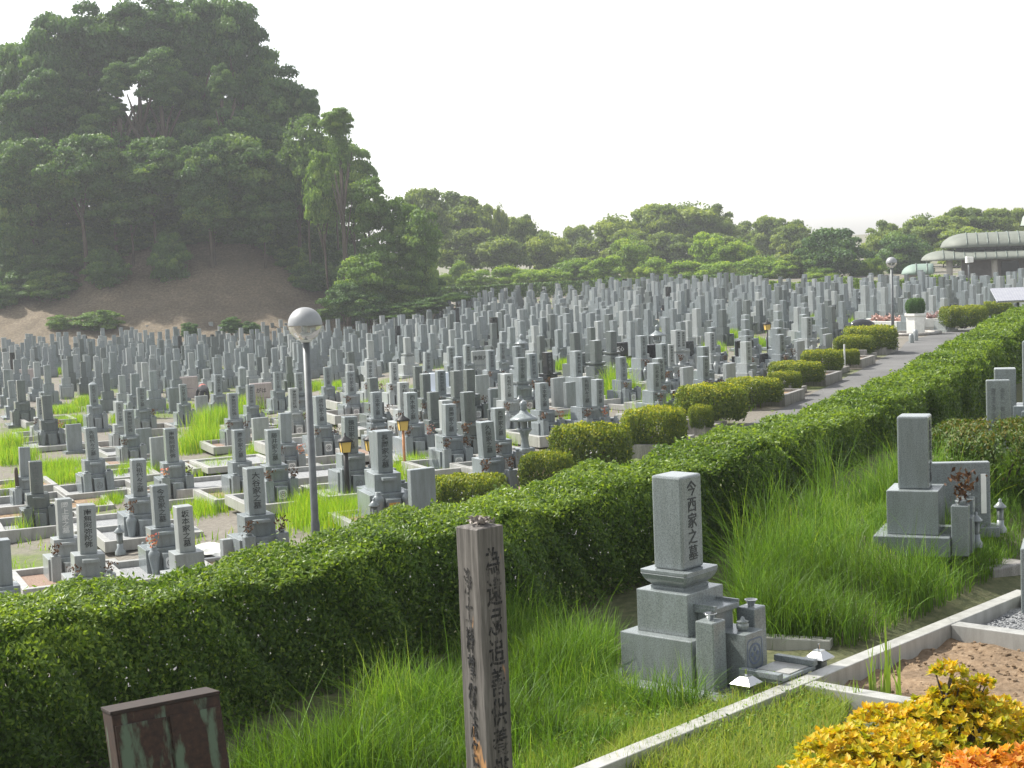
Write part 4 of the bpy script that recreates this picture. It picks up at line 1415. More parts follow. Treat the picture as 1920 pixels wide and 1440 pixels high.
def gmesh(name, parts, mat, label):
    V, F, W = [], [], []
    n = 0
    for v, f, w in parts:
        V.append(v); F.append(f + n); W.append(w); n += len(v)
    o = mobj(name, npmesh(name, np.vstack(V), np.vstack(F), mat, var=np.concatenate(W)), kind='stuff', label=label, cat='grass')
    print(name, n)
    return o


patch = [(50, 1005, 40, .5), (600, 985, 150, .42), (575, 965, 90, .42), (640, 990, 80, .4), (385, 965, 110, .3), (190, 955, 40, .25), (120, 905, 100, .32), (95, 885, 80, .3), (370, 848, 70, .7), (400, 812, 80, .8), (450, 800, 60, .6), (475, 770, 60, .6), (125, 800, 80, .35), (110, 775, 60, .3), (20, 870, 60, .45), (10, 850, 40, .6), (20, 930, 40, .35), (290, 890, 50, .35), (385, 892, 80, .3), (480, 858, 40, .35), (228, 900, 25, .4), (155, 760, 30, .4), (350, 705, 40, .4), (665, 780, 50, .4), (580, 735, 40, .4), (640, 730, 40, .35), (1160, 758, 45, 1.05), (1190, 755, 30, .6), (1250, 792, 90, .6), (1325, 790, 40, .7), (790, 658, 30, .5), (830, 652, 20, .4), (1372, 637, 30, .45), (770, 885, 70, .3), (735, 915, 40, .4), (865, 893, 90, .22), (560, 712, 40, .4), (1060, 693, 30, .4), (620, 642, 20, .4), (645, 645, 20, .4), (260, 685, 30, .4), (165, 690, 25, .4), (105, 702, 30, .35), (400, 705, 40, .4), (545, 800, 40, .4), (1340, 660, 30, .4), (1290, 680, 30, .4), (1175, 700, 30, .5), (1040, 740, 30, .4), (940, 840, 40, .3), (1590, 620, 50, .5), (1550, 608, 60, .5), (225, 790, 30, .3), (330, 770, 40, .3), (60, 820, 60, .3), (1085, 800, 40, .3), (1000, 800, 30, .35), (1420, 650, 30, .4)]
parts = []
for x, y, w, h in patch:
    c = PG(x, y, 0)
    s = np.hypot(c[0], c[1]) / FPX
    rw = w * s / 2
    n = int(min(6000, 1300 * rw * 1.6))
    P = np.c_[c[0] + rng.normal(size=n) * rw * .55, c[1] + .5 + rng.normal(size=n) * max(.55, rw * .8), np.zeros(n)]
    P[:, 2] = ground_z(P[:, 0], P[:, 1])
    parts.append(blades(P, h * 1.05, .012 * max(1, c[1] / 30), .3, 2))
gmesh('grass', parts, GRASSB, 'bright sunlit grass growing between the graves')
# sparse low weeds all over the lower cemetery
parts = []
n = 30000
y = rng.uniform(20, 100, n)
x = rng.uniform(-.36, .3, n) * y
cl = (np.sin(x * 1.3 + 2 * np.sin(y * .4)) * np.sin(y * 1.1 + x * .3) > .15)
x, y = x[cl], y[cl]
ex = np.interp(y, corners[:, 1], corners[:, 0]) - .6
k = (x < ex) & (mound_z(x, y) < ground_z(x, y))
P = np.c_[x[k], y[k], ground_z(x[k], y[k])]
parts.append(blades(P, .22, .022, .4, 2))
gmesh('weeds', parts, GRASSB, 'scattered low weeds on the paths between graves')

# tall grass on the terrace
def inpoly(P, poly):
    x, y = P[:, 0], P[:, 1]
    ins = np.zeros(len(P), bool)
    j = len(poly) - 1
    for i in range(len(poly)):
        xi, yi, xj, yj = *poly[i], *poly[j]
        c = ((yi > y) != (yj > y)) & (x < (xj - xi) * (y - yi) / (yj - yi + 1e-12) + xi)
        ins ^= c
        j = i
    return ins


KZ = TZ + .2
k1, k2 = PZ(1072, 1440, KZ)[:2], PZ(1906, 1105, KZ)[:2]
ku = (k2 - k1) / np.linalg.norm(k2 - k1)
kn = np.array([ku[1], -ku[0]])          # towards the camera side
KW = .13
print('kerb heading', math.degrees(math.atan2(ku[0], ku[1])), k1, k2)
T1C = PZ(1290, 1312, TZ)[:2]             # near bottom corner of the first tomb
uh = np.array([math.sin(R(41.5)), math.cos(R(41.5))])     # front-width direction of tomb 1


def rise(x, y):
    """the terrace climbs gently between kerb and hedge on the right"""
    dk = -((np.asarray(x) - k1[0]) * kn[0] + (np.asarray(y) - k1[1]) * kn[1])
    return .42 * sstep(dk / 1.5) * sstep((np.asarray(x) - 1.9) / 1.4) * sstep((9.5 - np.asarray(x)) / 2)


_b = (1.5, 10.5, 60, 11.5, 24, 70)
grid('terrace_slope', *_b, lambda X, Y: TZ - .012 + rise(X, Y), TERR)


def terr_pts(n, pix):
    poly = [tuple(PZ(a, b, TZ)[:2]) for a, b in pix]
    pa = np.array(poly)
    P = np.c_[rng.uniform(pa[:, 0].min(), pa[:, 0].max(), n), rng.uniform(pa[:, 1].min(), pa[:, 1].max(), n)]
    P = P[inpoly(P, poly)]
    return np.c_[P, np.full(len(P), TZ)]


def off_hedge(P):
    d = np.array([np.min(np.linalg.norm(hl[20:] + hn[20:] * HW - p[:2], axis=1)) for p in P])
    return P


areas = [(14000, [(380, 1500), (420, 1440), (620, 1390), (800, 1270), (960, 1200), (1120, 1200), (1170, 1235), (1100, 1330), (1000, 1500)], .45),
         (9000, [(1000, 1470), (1060, 1240), (1150, 1290), (1210, 1330), (1330, 1340), (1120, 1425), (1060, 1480)], .33),
         (27000, [(1375, 1185), (1390, 1130), (1480, 1060), (1580, 1020), (1680, 1010), (1800, 1000), (1915, 985), (1915, 1075), (1850, 1118), (1720, 1180), (1600, 1225), (1420, 1218)], .60),
         (3200, [(1630, 1075), (1650, 1035), (1790, 1040), (1900, 1080), (1860, 1105), (1730, 1100)], .62), (3500, [(1900, 960), (1990, 930), (1990, 1060), (1915, 1060)], .5), (2500, [(1340, 1120), (1480, 1050), (1600, 1010), (1560, 1000), (1430, 1040)], .8)]
parts = []
for n, pix, h in areas:
    P = terr_pts(n * 2, pix)[:n]
    P[:, 2] += rise(P[:, 0], P[:, 1])
    cl = .75 + .45 * np.sin(P[:, 0] * 3.1 + 1.5 * np.sin(P[:, 1] * 2.3)) * np.sin(P[:, 1] * 2.7)
    cl = np.where((P[:, 0] > 3.1) & (P[:, 1] > 14.0) & (P[:, 1] < 16.6), cl * .42, cl)
    Wg = np.clip(.42 + .3 * np.sin(P[:, 0] * 2.3 + 1.7 * np.sin(P[:, 1] * 1.9)) * np.sin(P[:, 1] * 3.3 + P[:, 0]) + rng.normal(size=len(P)) * .22, 0, 1)
    kp = rng.random(len(P)) < .45 + .55 * np.clip(1.2 * (cl - .5), 0, 1)
    P, cl, Wg = P[kp], cl[kp], Wg[kp]
    tall = np.where(rng.random(len(P)) < .06, 1.45, 1.0)
    parts.append(blades(P, h * cl * tall, .0075, .62, 4, Wg))
gmesh('tall_grass', parts, GRASST, 'tall green grass on the terrace in front of the hedge')
# leafy weeds among the short grass
wp = np.vstack([terr_pts(900, [(1180, 1440), (1350, 1352), (1460, 1310), (1560, 1335), (1520, 1440)]) + [0, 0, .08], terr_pts(700, [(1010, 1440), (1130, 1340), (1330, 1345), (1100, 1440)])])
PP = np.repeat(wp, 9, 0) + rng.normal(size=(len(wp) * 9, 3)) * [.03, .03, .0]
PP[:, 2] += np.abs(rng.normal(size=len(PP))) * .06
V, F = leaves(PP, .014, .5, np.array([[0, 0, 1.2]]), .8, .2)
mobj('leafy_weeds', npmesh('leafy_weeds', V, F, GRASST, var=rng.random(len(F))), kind='stuff', label='small leafy weeds beside the foreground kerb', cat='weeds')
parts = []
P = terr_pts(16000, [(960, 1500), (1000, 1400), (1130, 1330), (1330, 1345), (1090, 1440), (1060, 1500)])
parts.append(blades(P, .12, .006, .5, 2))
# plot inside the kerb, bottom centre
a0 = PZ(1160, 1440, TZ)[:2]
P = terr_pts(17000, [(1100, 1480), (1170, 1425), (1350, 1350), (1470, 1305), (1600, 1345), (1560, 1420), (1500, 1500)])
P[:, 2] += .08
parts.append(blades(P, .15, .007, .6, 2))
gmesh('short_grass', parts, GRASSD, 'short yellowing grass beside the foreground kerb')
parts = []
for x, y, n, h in [(1641, 1305, 7, .45), (1662, 1300, 8, .5), (1685, 1310, 5, .35), (1610, 1330, 5, .2), (1500, 1290, 6, .16), (1440, 1310, 6, .15)]:
    c = PZ(x, y, TZ + .08)
    P = c + np.c_[rng.normal(size=(n, 2)) * .02, np.zeros(n)]
    parts.append(blades(P, h, .018, .18, 4, np.full(n, .85)))
gmesh('grass_tuft', parts, GRASST, 'few broad bright blades rising from the soil plot')

# ---------------------------------------------------------------- foreground kerbs and plots
def kerb_piece(a, b, label, h=.22, w=KW, z0=TZ - .03, dz=0):
    a, b = np.array(a), np.array(b)
    L = np.linalg.norm(b - a)
    mb = MB()
    n = max(1, int(round(L / 1.2)))
    for k in range(n):
        l = L / n
        mb.box((-L / 2 + l * (k + .5), 0, (h + .01 + dz) / 2), (l - .004, w, h + .01 + dz), bev=.006)
    c = (a + b) / 2
    ang = math.atan2(b[1] - a[1], b[0] - a[0])
    mobj('stone_kerb', mb.mesh('stone_kerb', KERB), None, (c[0], c[1], z0), ang, label=label, cat='kerb', group='pale kerb stones of the foreground plots')


j1 = PZ(1480, 1272, KZ)[:2]
j2 = PZ(1775, 1165, KZ)[:2]


def online(p):
    return k1 + ku * np.dot(p - k1, ku)


j1, j2 = online(j1), online(j2)
m0 = k1 - ku * 3 + kn * KW / 2
kerb_piece(m0, k2 + kn * KW / 2, 'long pale stone kerb running diagonally from the bottom edge to the right')
kerb_piece(j1 + kn * (KW + .002), j1 + kn * 3.4, 'short cross kerb running down behind the yellow shrub', dz=-.004)
kerb_piece(j2 + kn * (KW + .002), j2 + kn * 3.4, 'cross kerb between the soil plot and the gravel plot at right', dz=-.004)
kerb_piece(PZ(1400, 1212, TZ)[:2], PZ(1560, 1222, TZ)[:2], 'low dark kerb behind the tomb lanterns, at the foot of tall grass', h=.12)


def quadplot(name, a, b, dep, z, mat, label=None):
    mb = MB()
    q = [a + kn * KW, b + kn * KW, b + kn * dep, a + kn * dep]
    N = 26
    g = [[None] * (N + 1) for _ in range(N + 1)]
    for i in range(N + 1):
        for j in range(N + 1):
            u, v = i / N, j / N
            p = (q[0] * (1 - u) + q[1] * u) * (1 - v) + (q[3] * (1 - u) + q[2] * u) * v
            g[i][j] = mb.bm.verts.new((p[0], p[1], z + .02 * math.sin(i * 1.3 + j) * math.cos(j * .9) + random.uniform(-.008, .008)))
    for i in range(N):
        for j in range(N): mb.bm.faces.new([g[i][j], g[i + 1][j], g[i + 1][j + 1], g[i][j + 1]]).smooth = True
    mobj(name, mb.mesh(name, mat), kind='structure')


quadplot('soil_plot', j1 + ku * KW / 2, j2 - ku * KW / 2, 3.3, TZ + .07, SOIL)
quadplot('grass_plot', k1 - ku * 3, j1 - ku * KW / 2, 3.3, TZ + .07, TERR)
quadplot('gravel_plot', j2 + ku * KW / 2, j2 + ku * 4, 3.3, TZ + .10, GRAVEL)
# little clods on the soil and pebbles
def stones(name, a, b, dep, z, n, s0, s1, mat, label):
    P = []
    for _ in range(n):
        u, v = random.random(), random.random()
        p = a + (b - a) * u + kn * (KW + .05 + v * (dep - .2))
        P.append((p[0], p[1], z, random.uniform(s0, s1)))
    ic = bmesh.new(); bmesh.ops.create_icosphere(ic, subdivisions=1, radius=1)
    U = np.array([v.co[:] for v in ic.verts]); UF = np.array([[v.index for v in f.verts] for f in ic.faces]); ic.free()
    V, F = [], []
    for k, (x, y, zz, s) in enumerate(P):
        V.append(U * rng.uniform(.6, 1.2, (len(U), 1)) * s * [1, 1, .7] + [x, y, zz]); F.append(UF + k * len(U))
    mobj(name, npmesh(name, np.vstack(V), np.vstack(F), mat), kind='stuff', label=label, cat='stones')


stones('soil_clods', j1, j2, 3.0, TZ + .085, 500, .006, .022, SOIL, 'small clods and pebbles on the bare soil plot')
stones('gravel', j2, j2 + ku * 3, 2.6, TZ + .11, 9000, .008, .016, GRAVEL, 'grey gravel filling the plot at the right edge')

# ---------------------------------------------------------------- first tomb (large, in front)
def yaw_front(u_heading_deg):
    # front-width direction heading -> yaw (local +x along that heading, local -Y = front)
    return math.atan2(math.cos(R(u_heading_deg)), math.sin(R(u_heading_deg)))


def big_tomb():
    yaw = yaw_front(41.5)
    hx = np.array([math.cos(yaw), math.sin(yaw)])
    hy = np.array([-hx[1], hx[0]])
    W = .66
    # near visible corner is the front-left corner (local -x,-y)
    c = PZ(1300, 1292, TZ + .09)[:2] + hx * W / 2 + hy * W / 2
    root = empty('tombstone', (c[0], c[1], TZ), yaw, scale=.97, label='large speckled grey family tombstone with black carved lettering, foreground centre right', cat='gravestone')
    g = G_FINE
    mb = MB(); mb.box((0, -.12, .045), (.98, 1.25, .09), bev=.015); mobj('plinth', mb.mesh('plinth', g), root)
    mb = MB(); mb.box((0, 0, .09 + .175), (W, W, .35), bev=.008); mobj('lower_dais', mb.mesh('lower_dais', g), root)
    mb = MB(); mb.box((0, .0, .44 + .16), (.47, .47, .32), bev=.006); mobj('upper_dais', mb.mesh('upper_dais', g), root)
    pd = mobj('pedestal', lotus_mesh(.43, .15, g), root, (0, 0, .76))
    mb = MB(); mb.box((0, 0, .355), (.272, .272, .71), bev=.018)
    sh = mobj('shaft', mb.mesh('shaft', g), root, (0, 0, .91))
    mobj('inscription', vtext('今西家之墓', .60, INK, .115), sh, (0, -.1385, .37))
    # shelf block in front of the upper dais
    mb = MB(); mb.box((0, -.32, .53), (.22, .16, .18)); mb.box((0, -.33, .64), (.32, .2, .045), bev=.006); mb.box((.15, -.33, .672), (.02, .2, .02)); mb.box((-.15, -.33, .672), (.02, .2, .02))
    mobj('offering_shelf', mb.mesh('offering_shelf', g), root)
    for sx in (-1, 1):
        v = mobj('flower_vase', None, root) if False else None
        mb = MB(); mb.box((0, 0, .275), (.165, .165, .55), bev=.01, taper=.97)
        v = mobj('flower_vase', mb.mesh('flower_vase', g), root, (sx * .27, -.46, .06))
        mb = MB(); mb.lathe([(.025, 0), (.028, .02), (.045, .045), (.052, .05), (.045, .052), (.022, .02), (0, .02)], (0, 0, .55), 16)
        mobj('metal_cup', mb.mesh('metal_cup', STEEL), v)
        mb = MB(); mb.box((0, -.02, .02), (.2, .2, .04), bev=.005)
        mobj('foot', mb.mesh('foot', g), v)
    mb = MB(); mb.box((0, 0, .2), (.24, .2, .40), bev=.006)
    ib = mobj('incense_box', mb.mesh('incense_box', g), root, (0, -.56, .09))
    mobj('crest', crestmesh(.08, CREST_B, 4), ib, (0, -.1025, .24))
    mobj('crest_border', crestborder(.1, .115), ib, (0, -.102, .24))
    mb = MB(); mb.lathe([(.03, 0), (.045, .015), (.048, .05), (.035, .06), (.05, .07), (.02, .08), (.012, .10), (0, .105)], (0, 0, .40), 14)
    mobj('incense_cup', mb.mesh('incense_cup', G_FINE), ib)
    mb = MB(); mb.box((0, -.42, .46), (.26, .14, .035), bev=.005)
    mobj('step_shelf', mb.mesh('step_shelf', g), root)
    # offering tray in front
    mb = MB()
    mb.box((0, -.86, .22), (.50, .32, .03), bev=.004)
    for sx in (-1, 1):
        mb.box((sx * .235, -.86, .258), (.06, .34, .045), bev=.005)
        mb.box((sx * .18, -.86, .105), (.06, .24, .20))
    tr = mobj('offering_table', mb.mesh('offering_table', g), root)
    mb = MB(); mb.box((.06, -.86, .2385), (.26, .27, .006)); mobj('tray_top', mb.mesh('tray_top', KERB), tr)
    # two steel-capped lanterns on the ground in front
    for sx, sy, w in ((-.42, -.84, 'left of the offering tray'), (.44, -.90, 'right of the offering tray')):
        l = Vector((sx, sy, 0)); l.rotate(root.rotation_euler)
        lr = empty('grave_lantern', root.location + l, yaw, label='small stone lantern with shiny steel pyramid cap, ' + w, cat='grave lantern', group='steel capped lanterns at the first tomb')
        mb = MB(); mb.box((0, 0, .11), (.08, .08, .22)); mobj('body', mb.mesh('body', G_DARK), lr)
        mb = MB(); mb.lathe([(0, 0), (.11, 0), (.115, .012), (.045, .06), (.045, .066), (0, .066)], (0, 0, .22), 4, Matrix.Rotation(R(45), 4, 'Z'))
        mb.tube([(0, 0, .28), (0, 0, .33)], .008, 8)
        cp = mb.mesh('steel_cap', STEEL)
        for f in cp.polygons: f.use_smooth = False
        mobj('steel_cap', cp, lr)
    return root


def crestborder(w, h):
    mb = MB()
    def ring(k):
        pts = []
        r = .035 * k
        for cx, cz, a0 in ((w * k - r, h * k - r, 0), (-w * k + r, h * k - r, 90), (-w * k + r, -h * k + r, 180), (w * k - r, -h * k + r, 270)):
            for j in range(5):
                a = R(a0 + j * 22.5)
                pts.append(mb.bm.verts.new((cx + r * math.cos(a), 0, cz + r * math.sin(a))))
        return pts
    a, b = ring(1), ring(.93)
    n = len(a)
    for i in range(n): mb.bm.faces.new([a[i], a[(i + 1) % n], b[(i + 1) % n], b[i]])
    return mb.mesh('crest_border', CREST_B)


big_tomb()


def tomb2():
    yaw = yaw_front(22)
    c0 = PY(1714, 778, 15.0)
    TZ = float(globals()['TZ'] + rise(c0[0], c0[1])) - .02
    root = empty('tombstone', (c0[0], c0[1], TZ), yaw, label='plain-sided grey tombstone in tall grass with reddish sprigs, right of the foreground', cat='gravestone')
    g = G_FINE
    H = c0[2] - TZ
    hm = .40
    hb = H - .665 - hm
    mb = MB(); mb.box((0, 0, hb / 2), (.68, .68, hb), bev=.008); mobj('lower_dais', mb.mesh('lower_dais', g), root)
    mb = MB(); mb.box((0, 0, hb + hm / 2), (.46, .46, hm), bev=.008); mobj('upper_dais', mb.mesh('upper_dais', g), root)
    mb = MB(); mb.box((0, 0, .3325), (.275, .275, .665), bev=.016)
    sh = mobj('shaft', mb.mesh('shaft', g), root, (0, 0, H - .665))
    mobj('inscription', vtext('先祖代々之墓', .56, INK, .11), sh, (0, -.139, .34))
    pts = []
    for k, (sx, sy) in enumerate(((-.2, -.42), (.2, -.42))):
        v = mobj('flower_vase', vase_mesh(0 if k == 0 else 0, g), root, (sx, sy, 0), 0, (1, 1, .95))
        l = Vector((sx, sy, .48)); l.rotate(root.rotation_euler)
        mobj('flower_bunch', SPRIG[k], None, root.location + l, k * 2, (1.0, 1.0, 1.1), label='dried red-brown sprigs in the %s vase of the grass-bound tomb' % ('nearer' if k == 0 else 'farther'), cat='flowers', group='dried sprigs at the grass-bound tomb')
    mb = MB(); mb.box((0, -.42, .16), (.2, .18, .32), bev=.006); mobj('incense_box', mb.mesh('incense_box', g), root)


tomb2()
# inscribed stele beside it
c0 = PY(1798, 866, 15.6)
TZ0 = TZ
TZ = TZ0 + float(rise(c0[0], c0[1])) - .02
root = empty('memorial_stele', (c0[0], c0[1], TZ), R(-8), label='wide low stele with columns of writing and a white bar, beside the grass-bound tomb', cat='stele')
H = c0[2] - TZ
mb = MB(); mb.box((0, 0, H / 2), (.56, .1, H), bev=.012); sl = mobj('slab', mb.mesh('slab', G_FINE), root)
mb = MB(); mb.box((0, 0, .05), (.7, .26, .1), bev=.01); mobj('foot', mb.mesh('foot', G_FINE), root)
for k, s in enumerate(('昭和五十年三月吉日', '平成二年建之')):
    mobj('inscription', vtext(s, .42, INKG, .028), sl, (.10 + k * .05, -.0515, H - .36))
mb = MB(); mb.box((0, 0, 0), (.05, .012, .38), bev=.005); mobj('white_bar', mb.mesh('white_bar', WHITEP), sl, (.215, -.06, H - .30))  # narrow white bar on the face of the stele
for px, py, l in [(1830, 965, 'grey lantern cap in the grass, nearer of two by the stele'), (1875, 940, 'grey lantern cap in the grass, farther of two by the stele')]:
    p = PZ(px, py, TZ + .30)
    small_lantern((p[0], p[1], TZ), l, .33, 0, G_MID)
TZ = TZ0

# right-hand group
c0 = PY(1871, 712, 20.5)
root = empty('memorial_stele', (c0[0], c0[1], TZ), R(-12), label='narrow stele with two columns of characters at the right edge above the reddish azalea', cat='stele')
H = c0[2] - TZ
mb = MB(); mb.box((0, 0, H / 2), (.29, .1, H), bev=.015); sl = mobj('slab', mb.mesh('slab', G_FINE), root)
for k, s in enumerate(('俗名一郎行年八十', '釋清浄信女位')):
    mobj('inscription', vtext(s, .6, INKG, .055), sl, (.05 - k * .11, -.0515, H - .4))
mb = MB(); mb.box((0, 0, .04), (.4, .24, .12), bev=.01); mobj('foot', mb.mesh('foot', G_FINE), root)
c0 = PY(1884, 690, 21.3)
H = c0[2] - TZ
mb = MB(); mb.box((0, 0, H / 2), (.27, .22, H), bev=.015); mb.box((0, 0, .06), (.4, .3, .12), bev=.01)
tag(mobj('memorial_slab', mb.mesh('memorial_slab', G_FINE), None, (c0[0], c0[1], TZ), R(-15)), 'plain grey block standing behind the narrow stele at the right edge', 'memorial slab')
c0 = PY(1937, 640, 21.0)
s_ = (c0[2] - TZ) / 1.62
r3 = tomb((c0[0], c0[1], TZ), R(-22), s_, 'mid', '先祖代々之墓', 'tall tombstone cut off by the right edge above the azalea', True, 0, None)
del r3['group']
mb = MB(); mb.box((0, 0, .35), (.5, .5, .7), bev=.01); mb.box((0, 0, .06), (.8, .8, .12), bev=.01)
c0 = PZ(1909, 1150, TZ + .1)
tag(mobj('gravestone_block', mb.mesh('gravestone_block', G_FINE), None, (c0[0] + .33, c0[1] + .1, TZ - .05), R(-20)), 'polished grey stone block cut off at the right edge beside the gravel', 'gravestone')
mb = MB(); mb.box((0, 0, .1), (.5, .3, .2), bev=.02); mb.box((.3, .12, .05), (.4, .3, .1), bev=.02)
c0 = PZ(1872, 1095, TZ)
tag(mobj('step_stones', mb.mesh('step_stones', CONC), None, (c0[0], c0[1], TZ), .6), 'low rough stones at the end of the tall grass near the right edge', 'stone')
bush(1752, 1990, 800, 935, 'broad azalea bush with rusty red top below the right edge stele', z=TZ + .25, mesh=BUSH_R, dep=.9, group=None)

# ---------------------------------------------------------------- wooden grave post
def wood_mat():
    m, nt, N, L, bs = nmat('weathered_wood')
    tc = N.new('ShaderNodeTexCoord')
    mp = N.new('ShaderNodeMapping')
    mp.inputs['Scale'].default_value = (28, 28, 1.6)
    L.new(tc.outputs['Object'], mp.inputs[0])
    f = noise(nt, 1.5, 8, vec=mp.outputs[0], rough=.7)
    c = ramp(nt, f, [(.3, (.04, .036, .033)), (.5, (.11, .10, .092)), (.7, (.20, .185, .172))])
    mp2 = N.new('ShaderNodeMapping')
    mp2.inputs['Scale'].default_value = (22, 22, 4)
    L.new(tc.outputs['Object'], mp2.inputs[0])
    g = noise(nt, .9, 3, vec=mp2.outputs[0])
    # bare orange patches, more of them low down
    sp = N.new('ShaderNodeSeparateXYZ'); L.new(tc.outputs['Object'], sp.inputs[0])
    mr = N.new('ShaderNodeMapRange'); mr.inputs[1].default_value = .6; mr.inputs[2].default_value = 1.75; mr.inputs[3].default_value = .09; mr.inputs[4].default_value = -.12
    L.new(sp.outputs[2], mr.inputs[0])
    ad = N.new('ShaderNodeMath'); L.new(g, ad.inputs[0]); L.new(mr.outputs[0], ad.inputs[1])
    c = mix(nt, c, (.42, .22, .09), ramp(nt, ad.outputs[0], [(.60, (0, 0, 0)), (.64, (1, 1, 1))]))
    g2 = noise(nt, .7, 3, vec=mp2.outputs[0])
    L.new(c, bs.inputs['Base Color'])
    bs.inputs['Roughness'].default_value = .85
    bump(nt, f, bs, .5, .006)
    return m


def wornink():
    m, nt, N, L, bs = nmat('worn_brush_ink')
    bs.inputs['Base Color'].default_value = (.02, .02, .022, 1)
    bs.inputs['Roughness'].default_value = .8
    t = N.new('ShaderNodeBsdfTransparent')
    ms = N.new('ShaderNodeMixShader')
    tc = N.new('ShaderNodeTexCoord')
    mp = N.new('ShaderNodeMapping'); mp.inputs['Scale'].default_value = (60, 60, 14)
    L.new(tc.outputs['Object'], mp.inputs[0])
    L.new(ramp(nt, noise(nt, 1.0, 4, vec=mp.outputs[0], rough=.7), [(.42, (0, 0, 0)), (.56, (1, 1, 1))]), ms.inputs[0])
    L.new(bs.outputs[0], ms.inputs[1]); L.new(t.outputs[0], ms.inputs[2])
    L.new(ms.outputs[0], N['Material Output'].inputs[0])
    return m


WINK = wornink()
c0 = PY(899, 985, 6.9)
PH = c0[2] - TZ
root = empty('wooden_grave_post', (c0[0], c0[1] + .0, TZ - .0), yaw_front(48), label='weathered square wooden grave post with faded brushed characters, foreground', cat='grave post')
mb = MB(); mb.box((0, 0, PH / 2), (.143, .143, PH), bev=.006); WOOD = wood_mat()
bmesh.ops.subdivide_edges(mb.bm, edges=[e for e in mb.bm.edges if abs((e.verts[0].co - e.verts[1].co).z) > 1], cuts=20)
for v in mb.bm.verts: v.co += Vector((random.uniform(-1, 1), random.uniform(-1, 1), 0)) * .0012
post = mobj('shaft', mb.mesh('shaft', WOOD), root)
# splintered low pyramid top
mb = MB(); mb.lathe([(.098, 0), (0, .018)], (0, 0, PH - .003), 4, Matrix.Rotation(R(45), 4, 'Z')); mobj('cap', mb.mesh('cap', WOOD), post)
P = np.c_[rng.normal(size=(220, 2)) * .02, PH + .016 + np.abs(rng.normal(size=220)) * .008]
V, F = leaves(P, .014, .4)
LICH = plain('lichen', (.26, .23, .21), .9)
mobj('lichen', npmesh('lichen', V, F, LICH), post)
mobj('inscription', vtext('為遠忌追善供養塔也', 1.15, WINK, .085), post, (.004, -.0735, PH - .66))
me = vtext('浄土釋尊御法名位', .98, WINK, .05).copy()
me.transform(Matrix.Rotation(R(-90), 4, 'Z'))
mobj('inscription', me, post, (-.0735, .005, PH - .66))


def rust():
    m, nt, N, L, bs = nmat('shaded_rusty_paint')
    tc = N.new('ShaderNodeTexCoord')
    mp = N.new('ShaderNodeMapping'); mp.inputs['Scale'].default_value = (9, 9, 2.6)
    L.new(tc.outputs['Object'], mp.inputs[0])
    f = noise(nt, .9, 5, vec=mp.outputs[0], rough=.55)
    r = ramp(nt, noise(nt, 30, 5), [(.3, (.016, .009, .007)), (.6, (.042, .02, .013)), (.8, (.075, .038, .024))])  # rust, darkened so its colour also holds the shade around the cabinet
    c = mix(nt, r, (.09, .13, .09), ramp(nt, f, [(.55, (0, 0, 0)), (.62, (1, 1, 1))]))
    L.new(c, bs.inputs['Base Color'])
    bs.inputs['Roughness'].default_value = .8
    return m


RUST = rust()
c0 = PY(395, 1288, 8.6)
c1 = PY(190, 1350, 8.38)
H = c0[2] - TZ
w = np.linalg.norm((c0 - c1)[:2])
ang = math.atan2(c0[1] - c1[1], c0[0] - c1[0])
cc = (c0 + c1) / 2
nn = np.array([-math.sin(ang), math.cos(ang)])
root = empty('rusty_cabinet', (cc[0] + nn[0] * .18 + .13, cc[1] + nn[1] * .18, TZ - .05), ang, label='rusted metal cabinet with flaking green paint in front of the hedge at lower left', cat='cabinet')
mb = MB(); mb.box((0, 0, H / 2 - .03), (w, .36, H - .06), bev=.006); mobj('body', mb.mesh('body', RUST), root)
mb = MB()
for sx in (-1, 1): mb.box((sx * w / 4, -.188, H / 2 - .05), (w / 2 - .02, .012, H - .14), bev=.003)
mobj('door', mb.mesh('door', RUST), root)
mb = MB(); mb.box((0, 0, 0), (w + .01, .37, .02), bev=.004)
SHADERUST = simpleground('shaded_rust', [(.3, (.012, .008, .006)), (.6, (.03, .018, .014)), (.8, (.055, .035, .028))], 20, .85, .2, .004)  # lid rust with shade worked into the tones
mobj('lid', mb.mesh('lid', SHADERUST), root, (0, 0, H - .05))
root.rotation_euler = (R(-10), R(-3), ang)

# ---------------------------------------------------------------- lamp posts
def glassmat():
    m, nt, N, L, bs = nmat('globe_glass')
    g = N.new('ShaderNodeBsdfGlossy'); g.inputs['Roughness'].default_value = .08; g.inputs[0].default_value = (.9, .9, .9, 1)
    t = N.new('ShaderNodeBsdfTransparent'); t.inputs[0].default_value = (.86, .87, .86, 1)
    d = N.new('ShaderNodeBsdfDiffuse'); d.inputs[0].default_value = (.6, .6, .58, 1)
    f = N.new('ShaderNodeFresnel'); f.inputs[0].default_value = 1.45
    m1 = N.new('ShaderNodeMixShader'); L.new(f.outputs[0], m1.inputs[0]); L.new(t.outputs[0], m1.inputs[1]); L.new(g.outputs[0], m1.inputs[2])
    m2 = N.new('ShaderNodeMixShader'); m2.inputs[0].default_value = .18; L.new(m1.outputs[0], m2.inputs[1]); L.new(d.outputs[0], m2.inputs[2])
    L.new(m2.outputs[0], N['Material Output'].inputs[0])
    return m


GLASS = glassmat()


